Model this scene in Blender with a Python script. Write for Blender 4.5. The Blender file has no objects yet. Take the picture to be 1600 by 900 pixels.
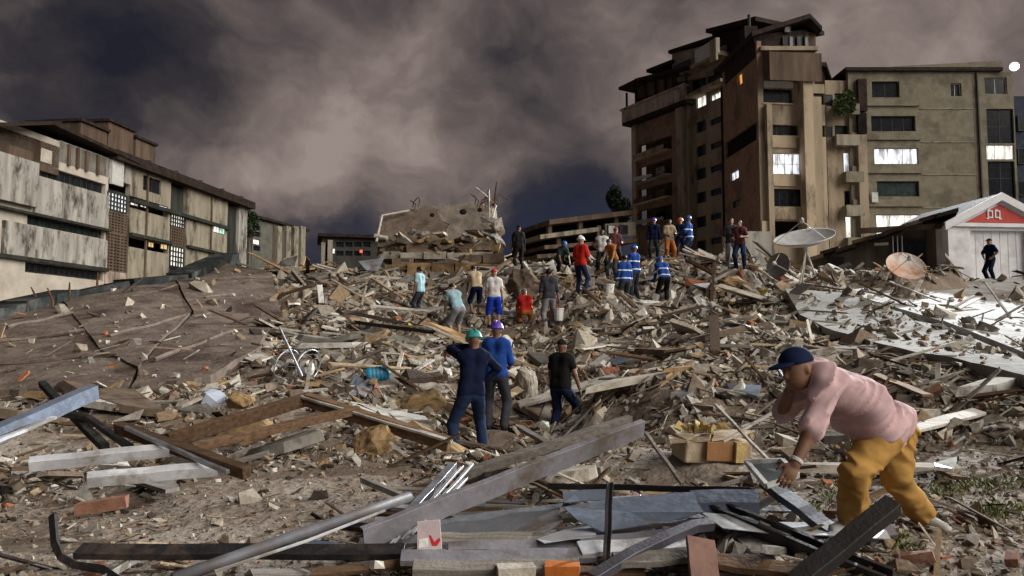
import bpy, bmesh, math, random
import numpy as np
from mathutils import Vector, Matrix, Euler

# ------------------------------------------------------------------ camera, sky, sun, exposure
scene = bpy.context.scene
col = scene.collection
random.seed(11)
rng = np.random.default_rng(11)
F = 1156.0                      # focal length in pixels of the 1600 px wide photograph
HOR = 530.0                     # row of the horizon in the photograph
CAM = Vector((0.0, 0.0, 1.5))
PITCH = math.atan((HOR - 450.0) / F)
cp, sp = math.cos(PITCH), math.sin(PITCH)

cam_d = bpy.data.cameras.new('camera')
cam_d.sensor_width = 36.0
cam_d.lens = F / 1600.0 * 36.0
cam_d.clip_end = 3000.0
cam_d.clip_start = 0.05
cam = bpy.data.objects.new('camera', cam_d)
cam.location = CAM
cam.rotation_euler = (math.pi / 2 + PITCH, 0, 0)
col.objects.link(cam)
scene.camera = cam

SUN_DIR = Vector((-0.76, 0.46, -0.52)).normalized()      # direction the light travels
sun_d = bpy.data.lights.new('sun', 'SUN')
sun_d.energy = 2.4
sun_d.angle = math.radians(50)
sun_d.color = (1.0, 0.95, 0.86)
sun = bpy.data.objects.new('sun', sun_d)
sun.rotation_euler = SUN_DIR.to_track_quat('-Z', 'Y').to_euler()
sun.location = (20, -15, 30)
col.objects.link(sun)

scene.view_settings.view_transform = 'Standard'
scene.view_settings.look = 'None'
scene.view_settings.gamma = 1.0
scene.view_settings.exposure = 0.75


def ray(px, py):
    u = (px - 800.0) / F
    v = (450.0 - py) / F
    return Vector((u, cp - v * sp, sp + v * cp))


def at(px, py, d):
    r = ray(px, py)
    return CAM + r * (d / r.y)


def proj(p):
    """world point -> pixel of the photograph"""
    q = Vector(p) - CAM
    z = q.y * cp + q.z * sp
    y = -q.y * sp + q.z * cp
    return 800 + F * q.x / z, 450 - F * y / z


def world():
    w = bpy.data.worlds.new('World')
    scene.world = w
    w.use_nodes = True
    nt = w.node_tree
    N, L = nt.nodes, nt.links
    N.clear()
    out = N.new('ShaderNodeOutputWorld')
    bg = N.new('ShaderNodeBackground')
    bg.inputs['Strength'].default_value = 1.0
    L.new(bg.outputs[0], out.inputs[0])
    tc = N.new('ShaderNodeTexCoord')
    gen = tc.outputs['Generated']

    def math_(op, a, b=None, clamp=False):
        n = N.new('ShaderNodeMath'); n.operation = op; n.use_clamp = clamp
        for i, v in enumerate((a, b)):
            if v is None: continue
            if isinstance(v, (int, float)): n.inputs[i].default_value = v
            else: L.new(v, n.inputs[i])
        return n.outputs[0]
    # warp the direction so that the banks of cloud are ragged
    nz = N.new('ShaderNodeTexNoise'); nz.inputs['Scale'].default_value = 5.0; nz.inputs['Detail'].default_value = 5
    L.new(gen, nz.inputs['Vector'])
    sub = N.new('ShaderNodeVectorMath'); sub.operation = 'SUBTRACT'; sub.inputs[1].default_value = (.5, .5, .5)
    L.new(nz.outputs['Color'], sub.inputs[0])
    scl = N.new('ShaderNodeVectorMath'); scl.operation = 'SCALE'; scl.inputs['Scale'].default_value = 0.22
    L.new(sub.outputs[0], scl.inputs[0])
    add = N.new('ShaderNodeVectorMath'); add.operation = 'ADD'
    L.new(gen, add.inputs[0]); L.new(scl.outputs[0], add.inputs[1])
    wv = add.outputs[0]
    # banks: (photo px, py, angular radius, weight)
    banks = [(500, 170, .15, .40), (660, 110, .13, .36), (640, 220, .18, .36), (420, 270, .14, .34), (280, 270, .10, .2), (560, 290, .12, .2), (870, 230, .13, .26),
             (940, 110, .14, .24), (250, 240, .15, .12), (90, 60, .24, .12), (1330, 60, .26, .34), (1550, 70, .28, .34), (1180, 250, .2, .2),
             (780, 170, .07, -.22), (330, 95, .15, -.42), (820, 95, .095, -.55), (180, 130, .14, -.20), (620, 20, .11, -.22),
             (870, 350, .10, -.46), (500, 362, .06, -.40), (950, 300, .08, -.34), (600, 330, .07, -.2), (700, 300, .06, -.15), (1080, 20, .10, -.14), (120, 170, .1, -.14)]
    tot = None
    for px, py, r, wgt in banks:
        d = ray(px, py).normalized()
        dist = N.new('ShaderNodeVectorMath'); dist.operation = 'DISTANCE'
        L.new(wv, dist.inputs[0]); dist.inputs[1].default_value = d
        q = math_('DIVIDE', dist.outputs['Value'], r)
        q = math_('MULTIPLY', q, q)
        q = math_('MULTIPLY', q, -1.0)
        e = math_('POWER', 2.718, q)
        e = math_('MULTIPLY', e, wgt * .60)
        tot = e if tot is None else math_('ADD', tot, e)
    n2 = N.new('ShaderNodeTexNoise'); n2.inputs['Scale'].default_value = 7.5; n2.inputs['Detail'].default_value = 11
    n2.inputs['Roughness'].default_value = .57
    mp = N.new('ShaderNodeMapping'); mp.inputs['Scale'].default_value = (1, 1, 1.5)
    L.new(wv, mp.inputs['Vector']); L.new(mp.outputs[0], n2.inputs['Vector'])
    f = math_('SUBTRACT', n2.outputs['Fac'], 0.5)
    f = math_('MULTIPLY', f, .92)
    f = math_('ADD', f, tot)
    f = math_('ADD', f, 0.385, True)
    cr = N.new('ShaderNodeValToRGB')
    els = cr.color_ramp.elements
    els[0].position = 0.10; els[0].color = (.009, .0095, .015, 1)
    els[1].position = 0.95; els[1].color = (.185, .150, .136, 1)
    for p, c in ((.32, (.024, .021, .024)), (.55, (.064, .052, .050)), (.75, (.115, .091, .084))):
        e = els.new(p); e.color = c + (1,)
    L.new(f, cr.inputs[0])
    # towards the horizon the gaps turn blue
    sx = N.new('ShaderNodeSeparateXYZ'); L.new(gen, sx.inputs[0])
    low = N.new('ShaderNodeMapRange'); low.inputs[1].default_value = .15; low.inputs[2].default_value = .27
    low.inputs[3].default_value = 1; low.inputs[4].default_value = 0
    L.new(sx.outputs['Z'], low.inputs[0])
    thin = N.new('ShaderNodeMapRange'); thin.inputs[1].default_value = .30; thin.inputs[2].default_value = .70
    thin.inputs[3].default_value = 1; thin.inputs[4].default_value = 0
    L.new(f, thin.inputs[0])
    m = math_('MULTIPLY', low.outputs[0], thin.outputs[0])
    mix = N.new('ShaderNodeMix'); mix.data_type = 'RGBA'
    L.new(m, mix.inputs[0]); L.new(cr.outputs[0], mix.inputs[6]); mix.inputs[7].default_value = (.013, .0155, .027, 1)
    L.new(mix.outputs[2], bg.inputs[0])


world()

# ------------------------------------------------------------------ materials
MATS = {}


def M(name, c1, c2=None, scale=3.0, rough=.85, metal=0.0, bump=.3, bscale=40.0, streak=False, dirt=None, dscale=.6, emit=None, spec=.3,
      stretch=None, tint=False, rnd=.0):
    if name in MATS: return MATS[name]
    m = bpy.data.materials.new(name); m.use_nodes = True
    nt = m.node_tree; N, L = nt.nodes, nt.links
    b = N['Principled BSDF']
    b.inputs['Roughness'].default_value = rough
    b.inputs['Metallic'].default_value = metal
    b.inputs['Specular IOR Level'].default_value = spec if rough < .85 else min(spec, .08)
    tc = N.new('ShaderNodeTexCoord')
    vec = tc.outputs['Object']
    if c2 is None: c2 = tuple(v * .7 for v in c1)
    if rnd or True:
        oi = N.new('ShaderNodeObjectInfo')
        av = N.new('ShaderNodeVectorMath'); av.operation = 'ADD'
        mu = N.new('ShaderNodeVectorMath'); mu.operation = 'SCALE'; mu.inputs[0].default_value = (17.3, 9.1, 23.7)
        L.new(oi.outputs['Random'], mu.inputs['Scale'])
        L.new(vec, av.inputs[0]); L.new(mu.outputs[0], av.inputs[1]); vec = av.outputs[0]
    nz = N.new('ShaderNodeTexNoise'); nz.inputs['Scale'].default_value = scale; nz.inputs['Detail'].default_value = 7
    nz.inputs['Roughness'].default_value = .62
    if stretch or streak:
        mp = N.new('ShaderNodeMapping'); mp.inputs['Scale'].default_value = stretch or (1, 1, .12)
        L.new(vec, mp.inputs[0]); L.new(mp.outputs[0], nz.inputs['Vector'])
    else:
        L.new(vec, nz.inputs['Vector'])
    cr = N.new('ShaderNodeValToRGB'); cr.color_ramp.elements[0].position = .36; cr.color_ramp.elements[1].position = .64
    cr.color_ramp.elements[0].color = tuple(c2) + (1,); cr.color_ramp.elements[1].color = tuple(c1) + (1,)
    L.new(nz.outputs['Fac'], cr.inputs[0])
    colr = cr.outputs[0]
    if tint:
        at_ = N.new('ShaderNodeAttribute'); at_.attribute_name = 'tint'
        mx = N.new('ShaderNodeMix'); mx.data_type = 'RGBA'; mx.blend_type = 'MULTIPLY'; mx.inputs[0].default_value = 1
        L.new(colr, mx.inputs[6]); L.new(at_.outputs['Color'], mx.inputs[7]); colr = mx.outputs[2]
    if dirt is not None:
        n3 = N.new('ShaderNodeTexNoise'); n3.inputs['Scale'].default_value = dscale; n3.inputs['Detail'].default_value = 8
        n3.inputs['Roughness'].default_value = .68
        mp3 = N.new('ShaderNodeMapping'); mp3.inputs['Scale'].default_value = (1, 1, .35) if streak else (1, 1, 1)
        mp3.inputs['Location'].default_value = (3.1, 7.7, 1.3)
        L.new(vec, mp3.inputs[0]); L.new(mp3.outputs[0], n3.inputs['Vector'])
        r3 = N.new('ShaderNodeValToRGB'); r3.color_ramp.elements[0].position = .50; r3.color_ramp.elements[1].position = .64
        L.new(n3.outputs['Fac'], r3.inputs[0])
        mx = N.new('ShaderNodeMix'); mx.data_type = 'RGBA'
        L.new(r3.outputs[0], mx.inputs[0]); L.new(colr, mx.inputs[6]); mx.inputs[7].default_value = tuple(dirt) + (1,)
        colr = mx.outputs[2]
    if rnd:
        hv = N.new('ShaderNodeHueSaturation')
        mr = N.new('ShaderNodeMapRange'); mr.inputs[3].default_value = 1 - rnd; mr.inputs[4].default_value = 1 + rnd
        L.new(oi.outputs['Random'], mr.inputs[0]); L.new(mr.outputs[0], hv.inputs['Value'])
        L.new(colr, hv.inputs['Color']); colr = hv.outputs[0]
    L.new(colr, b.inputs['Base Color'])
    if bump:
        n4 = N.new('ShaderNodeTexNoise'); n4.inputs['Scale'].default_value = bscale; n4.inputs['Detail'].default_value = 6
        L.new(vec, n4.inputs['Vector'])
        bp = N.new('ShaderNodeBump'); bp.inputs['Strength'].default_value = bump; bp.inputs['Distance'].default_value = .5 / bscale
        L.new(n4.outputs['Fac'], bp.inputs['Height']); L.new(bp.outputs[0], b.inputs['Normal'])
        rr = N.new('ShaderNodeMapRange'); rr.inputs[3].default_value = max(0, rough - .15); rr.inputs[4].default_value = min(1, rough + .15)
        L.new(n4.outputs['Fac'], rr.inputs[0]); L.new(rr.outputs[0], b.inputs['Roughness'])
    if emit:
        c, s = emit
        n5 = N.new('ShaderNodeTexNoise'); n5.inputs['Scale'].default_value = 1.6; n5.inputs['Detail'].default_value = 3
        mp5 = N.new('ShaderNodeMapping'); mp5.inputs['Scale'].default_value = (2.2, 2.2, .5)
        L.new(vec, mp5.inputs[0]); L.new(mp5.outputs[0], n5.inputs['Vector'])
        r5 = N.new('ShaderNodeMapRange'); r5.inputs[1].default_value = .35; r5.inputs[2].default_value = .62
        r5.inputs[3].default_value = s * .14; r5.inputs[4].default_value = s
        L.new(n5.outputs['Fac'], r5.inputs[0])
        b.inputs['Emission Color'].default_value = tuple(c) + (1,)
        L.new(r5.outputs[0], b.inputs['Emission Strength'])
    MATS[name] = m
    return m


soil = M('dusty_ground', (.245, .195, .155), (.135, .104, .082), 1.6, .95, bump=.9, bscale=9, dirt=(.30, .26, .22), dscale=.5)
conc = [M('concrete_grey', (.27, .25, .225), (.16, .145, .125), 3, .95, bump=.5, rnd=.25, dirt=(.10, .085, .07), dscale=2),
        M('concrete_pale', (.45, .41, .35), (.29, .26, .215), 3, .95, bump=.5, rnd=.25, dirt=(.16, .13, .10), dscale=2),
        M('concrete_brown', (.21, .155, .115), (.115, .085, .062), 3, .95, bump=.5, rnd=.3, dirt=(.08, .06, .045), dscale=2),
        M('concrete_ochre', (.33, .22, .115), (.19, .125, .065), 4, .95, bump=.6, rnd=.25, dirt=(.12, .085, .05), dscale=2),
        M('plaster_white', (.62, .60, .56), (.42, .40, .36), 3, .9, bump=.3, rnd=.2, dirt=(.22, .19, .16), dscale=2)]
CNAME = ['grey', 'pale', 'brown', 'ochre', 'white']
woods = [M('wood_brown', (.155, .095, .058), (.075, .046, .030), 4, .85, bump=.5, stretch=(.4, 6, 6), rnd=.35),
         M('wood_tan', (.33, .235, .14), (.19, .13, .08), 4, .85, bump=.5, stretch=(.4, 6, 6), rnd=.3),
         M('wood_grey', (.26, .235, .21), (.14, .125, .11), 4, .85, bump=.5, stretch=(.4, 6, 6), rnd=.3),
         M('wood_white', (.58, .55, .51), (.38, .35, .31), 4, .8, bump=.4, stretch=(.4, 6, 6), rnd=.2, dirt=(.25, .2, .16), dscale=3)]
WNAME = ['dark brown', 'tan', 'weathered grey', 'white painted']
brickm = M('brick_orange', (.28, .145, .098), (.20, .10, .07), 8, .95, bump=.5, rnd=.25, dirt=(.30, .24, .19), dscale=3)
steel = M('galvanised_steel', (.45, .46, .50), (.30, .31, .34), 5, .42, .75, bump=.15, bscale=25, dirt=(.20, .17, .15), dscale=2)
lilac = M('primer_grey_metal', (.30, .285, .315), (.21, .198, .222), 4, .5, .25, bump=.2, bscale=20, dirt=(.16, .13, .11), dscale=2.2)
white_metal = M('white_metal', (.66, .67, .70), (.46, .47, .50), 4, .4, .1, bump=.15, dirt=(.25, .22, .19), dscale=1.8)
bluesheet = M('blue_grey_sheet', (.27, .32, .42), (.18, .215, .29), 3, .38, .45, bump=.2, bscale=14, dirt=(.17, .16, .15), dscale=2)
dark_metal = M('dark_metal', (.036, .032, .034), (.018, .016, .017), 6, .55, .3, bump=.3, dirt=(.09, .065, .05), dscale=3)
rust = M('rusty_steel', (.15, .075, .045), (.06, .032, .022), 9, .85, .2, bump=.5)
tar = M('tar_felt', (.030, .034, .032), (.016, .018, .017), 2, .9, bump=.5, bscale=12, dirt=(.075, .072, .066), dscale=1)
slabm = M('fallen_roof_brown', (.165, .128, .104), (.098, .076, .062), 2.6, .9, bump=.5, bscale=9, dirt=(.06, .042, .035), dscale=.45)
slabw = M('slab_pale', (.26, .245, .22), (.185, .175, .155), 1.6, .9, bump=.35, bscale=12, dirt=(.20, .18, .155), dscale=.8)
slabw2 = M('slab_white', (.50, .49, .48), (.36, .35, .34), 1.6, .9, bump=.35, bscale=12, dirt=(.27, .25, .23), dscale=.7)


# ------------------------------------------------------------------ object helpers
ORG = {}


def tag(o, label=None, cat=None, group=None, kind=None):
    if label: o['label'] = label
    if cat: o['category'] = cat
    if group: o['group'] = group
    if kind: o['kind'] = kind
    return o


def thing(name, label, cat, loc, group=None):
    o = bpy.data.objects.new(name, None)
    o.empty_display_size = .2
    o.location = loc
    col.objects.link(o)
    ORG[o] = Vector(loc)
    return tag(o, label, cat, group)


def mk(name, verts, faces, mat, parent=None, origin=None, smooth=False, fm=None):
    """verts in world coordinates; one mesh object, a child of parent if given"""
    V = np.asarray([tuple(v) for v in verts], dtype=float) if not isinstance(verts, np.ndarray) else verts
    if parent is not None: o3 = ORG[parent]
    elif origin is not None: o3 = Vector(origin)
    else:
        c = V.mean(0); o3 = Vector((c[0], c[1], V[:, 2].min()))
    V = V - np.array(o3)
    me = bpy.data.meshes.new(name)
    me.from_pydata(V.tolist(), [], [list(map(int, f)) for f in faces])
    mats = mat if isinstance(mat, (list, tuple)) else [mat]
    for m in mats: me.materials.append(m)
    if fm is not None: me.polygons.foreach_set('material_index', list(map(int, fm)))
    if smooth: me.polygons.foreach_set('use_smooth', [True] * len(me.polygons))
    me.update()
    o = bpy.data.objects.new(name, me)
    col.objects.link(o)
    if parent is not None: o.parent = parent
    else: o.location = o3
    ORG[o] = o3
    return o


class MB:
    """collects solids in world coordinates"""
    def __init__(s): s.v = []; s.f = []

    def add(s, v, f):
        k = len(s.v); s.v += [tuple(p) for p in v]; s.f += [[i + k for i in q] for q in f]; return s

    def hexa(s, p):          # 8 points: bottom 4 ccw, top 4 ccw
        return s.add(p, [(3, 2, 1, 0), (4, 5, 6, 7), (0, 1, 5, 4), (1, 2, 6, 5), (2, 3, 7, 6), (3, 0, 4, 7)])

    def box(s, c, size, R=None):
        c = Vector(c); h = Vector(size) / 2
        P = [Vector((sx * h.x, sy * h.y, sz * h.z)) for sz in (-1, 1) for sx, sy in ((-1, -1), (1, -1), (1, 1), (-1, 1))]
        return s.hexa([c + (R @ p if R else p) for p in P])

    def bar(s, a, b, w, h=None, up=(0, 0, 1)):
        a, b = Vector(a), Vector(b); h = h or w
        x = (b - a).normalized(); y = Vector(up).cross(x)
        if y.length < 1e-4: y = Vector((1, 0, 0)).cross(x)
        y.normalize(); z = x.cross(y)
        P = []
        for q in (-h / 2, h / 2):
            for e, t in ((a, -1), (b, -1), (b, 1), (a, 1)): P.append(e + y * (t * w / 2) + z * q)
        return s.hexa(P)

    def tube(s, pts, r, n=8, r2=None):
        pts = [Vector(p) for p in pts]; m = len(pts); v = []; f = []
        for i, p in enumerate(pts):
            t = (pts[min(i + 1, m - 1)] - pts[max(i - 1, 0)]).normalized()
            a = t.cross(Vector((0, 0, 1)))
            if a.length < 1e-3: a = t.cross(Vector((1, 0, 0)))
            a.normalize(); b = t.cross(a)
            rr = r if r2 is None else r + (r2 - r) * i / (m - 1)
            for k in range(n):
                q = 2 * math.pi * k / n
                v.append(p + (a * math.cos(q) + b * math.sin(q)) * rr)
        for i in range(m - 1):
            for k in range(n):
                f.append((i * n + k, i * n + (k + 1) % n, (i + 1) * n + (k + 1) % n, (i + 1) * n + k))
        f.append(tuple(range(n))[::-1]); f.append(tuple(range((m - 1) * n, m * n)))
        return s.add(v, f)

    def lathe(s, prof, c, axis=(0, 0, 1), n=20, close=True):
        c = Vector(c); ax = Vector(axis).normalized()
        a = ax.cross(Vector((0, 0, 1)))
        if a.length < 1e-3: a = ax.cross(Vector((1, 0, 0)))
        a.normalize(); b = ax.cross(a); v = []; f = []
        for r, h in prof:
            for k in range(n):
                q = 2 * math.pi * k / n
                v.append(c + ax * h + (a * math.cos(q) + b * math.sin(q)) * r)
        for i in range(len(prof) - 1):
            for k in range(n):
                f.append((i * n + k, i * n + (k + 1) % n, (i + 1) * n + (k + 1) % n, (i + 1) * n + k))
        if close:
            f.append(tuple(range(n))[::-1]); f.append(tuple(range((len(prof) - 1) * n, len(prof) * n)))
        return s.add(v, f)

    def plate(s, poly, th, dirn=(0, 0, -1)):
        """a polygon given a thickness along dirn"""
        d = Vector(dirn).normalized() * th; n = len(poly)
        v = [Vector(p) for p in poly] + [Vector(p) + d for p in poly]
        f = [tuple(range(n)), tuple(range(2 * n - 1, n - 1, -1))]
        for i in range(n): f.append((i, n + i, n + (i + 1) % n, (i + 1) % n))
        return s.add(v, f)

    def build(s, name, mat, parent=None, origin=None, smooth=False):
        return mk(name, s.v, s.f, mat, parent, origin, smooth)


# ------------------------------------------------------------------ noise and terrain
LAT = np.random.default_rng(5).random((32, 32, 32))


def vnoise(P, freq):
    Q = np.asarray(P, float) * freq
    i = np.floor(Q).astype(int); t = Q - i; t = t * t * (3 - 2 * t)
    r = 0
    for dx in (0, 1):
        wx = t[..., 0] if dx else 1 - t[..., 0]
        for dy in (0, 1):
            wy = t[..., 1] if dy else 1 - t[..., 1]
            for dz in (0, 1):
                wz = t[..., 2] if dz else 1 - t[..., 2]
                r = r + wx * wy * wz * LAT[(i[..., 0] + dx) % 32, (i[..., 1] + dy) % 32, (i[..., 2] + dz) % 32]
    return r


# heights: pixels of the photograph with the distance judged from the people standing there
CP = [(740, 718, 11), (875, 682, 13.3), (720, 534, 20.6), (772, 513, 21.6), (655, 498, 24.9), (500, 482, 24), (450, 605, 13),
      (560, 428, 30), (690, 428, 31), (780, 420, 31), (862, 516, 21), (907, 461, 22.2), (875, 431, 28), (942, 431, 28), (1040, 476, 24), (985, 478, 24),
      (1075, 411, 29), (1025, 408, 29), (1148, 419, 26), (1050, 560, 14.5), (950, 620, 12.5), (1200, 520, 18), (1300, 600, 11), (1230, 445, 26), (1300, 428, 28),
      (1412, 437, 24), (1550, 442, 30), (1600, 436, 31), (1600, 570, 13), (1450, 570, 12), (1500, 655, 8.5), (1600, 720, 7), (1440, 818, 5.35),
      (1330, 824, 5.05), (1200, 715, 8.0), (1700, 640, 8), (1720, 560, 13), (1720, 440, 30), (1150, 600, 11.5), (600, 640, 11), (640, 590, 14),
      (0, 645, 11.5), (0, 512, 19), (180, 464, 23), (340, 422, 30), (420, 430, 29), (400, 500, 22), (370, 570, 15), (200, 635, 11.5), (250, 540, 17), (-200, 540, 17), (-250, 660, 11),
      (480, 425, 31), (810, 420, 29), (600, 520, 20), (520, 540, 18), (1000, 520, 18), (900, 560, 16), (1120, 470, 23)]
cpw = [at(*c) for c in CP]
for x, y, z in ((-6, 7.4, 0), (-3, 7.4, -.02), (-9, 7.5, .05), (-4, 9.5, .08), (-2, 6, 0), (0, 6, .02), (2, 6.5, .05), (-3, 5, 0), (0, 5, .0), (2.4, 4.6, .05),
                (0, 3, 0), (-4, 3, 0), (4, 3, 0), (0, 0, 0), (-8, 0, 0), (8, 0, 0), (0, -8, 0), (-12, 3, 0), (12, 3, .1),
                (-18, 23.5, .9), (-14.5, 27.5, 1.3), (-12.6, 31, 1.8), (-11, 35, 2.2), (-24, 22, .5),
                (-22, 38, .5), (-10, 40, 1.5), (0, 40, 1.5), (10, 40, 1.5), (20, 42, 1.5), (-25, 50, 0), (-8, 52, 0), (8, 52, 0), (25, 54, 0),
                (-30, 20, .5), (-30, 8, 0), (-25, 30, 1), (30, 14, 1.2), (30, 30, 2.5), (33, 45, .5), (-34, 40, 0), (0, 9, -.05), (3, 8, .1)):
    cpw.append(Vector((x, y, z)))
CX = np.array([[p.x, p.y] for p in cpw]); CZ = np.array([p.z for p in cpw])


def tps(r2): return np.where(r2 > 1e-9, .5 * r2 * np.log(np.maximum(r2, 1e-9)), 0)


n_ = len(CX)
K = tps(((CX[:, None] - CX[None]) ** 2).sum(-1)) + np.eye(n_) * .6
Pm = np.c_[np.ones(n_), CX]
SOL = np.linalg.solve(np.block([[K, Pm], [Pm.T, np.zeros((3, 3))]]), np.r_[CZ, 0, 0, 0])


def inpoly(px, py, poly):
    r = np.zeros(np.shape(px), bool); n = len(poly)
    for i in range(n):
        x0, y0 = poly[i]; x1, y1 = poly[(i + 1) % n]
        c = ((y0 > py) != (y1 > py)) & (px < (x1 - x0) * (py - y0) / (y1 - y0 + 1e-9) + x0)
        r ^= c
    return r


def projv(x, y, z):
    q = z - CAM.z
    dz = np.maximum(y * cp + q * sp, .3)
    return 800 + F * x / dz, 450 - F * (-y * sp + q * cp) / dz


Z_LSLAB = [(-300, 640), (-300, 560), (0, 490), (180, 450), (360, 405), (425, 432), (440, 500), (405, 560), (330, 606), (200, 622)]
Z_RSLAB = [(1225, 455), (1320, 462), (1480, 505), (1620, 575), (1720, 640), (1560, 590), (1430, 562), (1290, 525)]
Z_RWHITE = [(1310, 440), (1490, 430), (1800, 425), (1800, 660), (1620, 572), (1320, 462)]
Z_FGL = [(-400, 1300), (-400, 745), (60, 790), (200, 790), (330, 745), (650, 725), (690, 760), (560, 860), (500, 1300)]
Z_FGR = [(1300, 1300), (1300, 840), (1340, 760), (1420, 700), (1700, 690), (2000, 700), (2000, 1300)]
Z_MAN = [(1215, 820), (1215, 740), (1300, 690), (1330, 830)]
Z_LDEB = [(-300, 745), (-300, 640), (200, 622), (400, 590), (470, 640), (700, 700), (650, 725), (330, 745), (200, 790), (60, 790)]


def zones(x, y, z):
    """rubble density 0..1 and roughness of the ground at a place"""
    px, py = projv(x, y, z)
    den = np.ones(np.shape(px)); ro = np.ones(np.shape(px))
    for poly, dd, rr in ((Z_LDEB, .55, .6), (Z_LSLAB, .016, .12), (Z_RSLAB, .06, .12), (Z_RWHITE, .045, .1), (Z_FGL, .07, .12), (Z_FGR, .22, .15), (Z_MAN, .12, .1)):
        m = inpoly(px, py, poly); den[m] = dd; ro[m] = rr
    den = np.where((x < -9) & (y > 21) & (x / y < -.335) & (z < 2.6), 0, den)
    ro = np.where(y < 4.2, .1, ro); ro = np.where(y > 40, .2, ro)
    den = np.where(py > 905, np.minimum(den, .3), den)
    return den, ro


GX = np.arange(-36, 36.01, .12); GY = np.arange(-10, 60.01, .12)
gx, gy = np.meshgrid(GX, GY, indexing='ij')
Hs = SOL[-3] + SOL[-2] * gx + SOL[-1] * gy
for i in range(n_):
    Hs = Hs + SOL[i] * tps((gx - CX[i, 0]) ** 2 + (gy - CX[i, 1]) ** 2)
edge = np.clip((34 - np.abs(gx)) / 8, 0, 1) * np.clip((57 - gy) / 10, 0, 1) * np.clip((gy + 9) / 6, 0, 1)
Hs = np.clip(Hs, -.5, 5.2) * edge
P3 = np.stack([gx, gy, gx * 0], -1)
nzv = .36 * (vnoise(P3, .45) - .5) + .30 * (vnoise(P3 + 3, 1.1) - .5) + .18 * (vnoise(P3 + 7, 2.3) - .5) + .09 * (vnoise(P3 + 11, 4.1) - .5)
_, rough_g = zones(gx.ravel(), gy.ravel(), Hs.ravel())
rough_g = rough_g.reshape(gx.shape)
for _ in range(4):   # soften the borders of the zones
    rough_g = (rough_g + np.roll(rough_g, 1, 0) + np.roll(rough_g, -1, 0) + np.roll(rough_g, 1, 1) + np.roll(rough_g, -1, 1)) / 5
_px, _py = projv(gx, gy, Hs)
low = inpoly(_px, _py, Z_RWHITE).astype(float) * (gy > 9) * (gy < 30)
for _ in range(3): low = (low + np.roll(low, 1, 0) + np.roll(low, -1, 0) + np.roll(low, 1, 1) + np.roll(low, -1, 1)) / 5
Hs = Hs - .5 * low
Hn = Hs + nzv * rough_g * np.clip(.35 + gy / 22, .35, 1.15) * edge
# ground bent level where each person stands, to heights taken from image pixels
FEET = [(738, 716, 11.0), (775, 672, 12.3), (876, 683, 13.3), (656, 497, 24.9), (714, 532, 20.6), (744, 492, 23.2), (772, 513, 21.6), (822, 505, 21.3), (858, 516, 21.0), (907, 461, 22.2),
        (875, 431, 28), (941, 431, 28), (962, 424, 28.6), (958, 440, 26.2), (993, 470, 24.6), (977, 482, 24.0), (1038, 477, 24.0), (1022, 408, 29), (1046, 410, 29), (1064, 408, 29.8), (1078, 411, 28.8),
        (1143, 419, 26), (1157, 421, 25.6), (811, 421, 29), (1549, 441, 29.3), (951, 463, 22.6), (1413, 440, 22.5)]
for q in FEET:
    p = at(*q); wgt = np.exp(-((gx - p.x) ** 2 + (gy - p.y + .1) ** 2) / .55 ** 2)
    Hn = Hn * (1 - wgt) + (p.z + .02) * wgt


def lookup(G, x, y):
    fx = np.clip((np.asarray(x, float) - GX[0]) / .12, 0, len(GX) - 1.001); fy = np.clip((np.asarray(y, float) - GY[0]) / .12, 0, len(GY) - 1.001)
    i = fx.astype(int); j = fy.astype(int); a = fx - i; b = fy - j
    return (G[i, j] * (1 - a) * (1 - b) + G[i + 1, j] * a * (1 - b) + G[i, j + 1] * (1 - a) * b + G[i + 1, j + 1] * a * b)


def H(x, y): return lookup(Hn, x, y)
def Hsm(x, y): return lookup(Hs, x, y)


TD = np.concatenate([np.arange(3.2, 10, .02), np.arange(10, 45, .06)])


def on(px, py, dz=0.0):
    """first place where the line of sight through a pixel meets the ground"""
    r = ray(px, py); t = TD / r.y
    z = CAM.z + r.z * t
    h = H(r.x * t, TD)
    k = np.argmax(z <= h)
    if z[k] > h[k]: k = int(np.argmin(z - h))
    d = TD[k]
    return Vector((r.x * d / r.y, d, float(h[k]) + dz))


def normal(x, y):
    e = .25
    return Vector((float(H(x - e, y) - H(x + e, y)), float(H(x, y - e) - H(x, y + e)), 2 * e)).normalized()


def build_ground():
    rows = np.concatenate([np.arange(-40, 1, 1.5), np.geomspace(2.0, 56, 300), np.geomspace(60, 1500, 16)])
    us = np.linspace(-1, 1, 361)
    w = np.where(rows < 56, np.sqrt((1.05 * np.maximum(rows, 0)) ** 2 + 13 ** 2), rows * 1.6)
    X = us[None] * w[:, None]; Y = np.repeat(rows[:, None], 361, 1)
    inside = (np.abs(X) < 35.9) & (Y > -9.9) & (Y < 59)
    Z = np.where(inside, H(X, Y), 0.0)
    V = np.stack([X, Y, Z], -1).reshape(-1, 3)
    R, C = X.shape
    idx = np.arange(R * C).reshape(R, C)
    Q = np.stack([idx[:-1, :-1], idx[:-1, 1:], idx[1:, 1:], idx[1:, :-1]], -1).reshape(-1, 4)
    o = mk('ground', V, Q, soil, origin=(0, 0, 0), smooth=True)
    tag(o, kind='structure')


build_ground()

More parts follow.
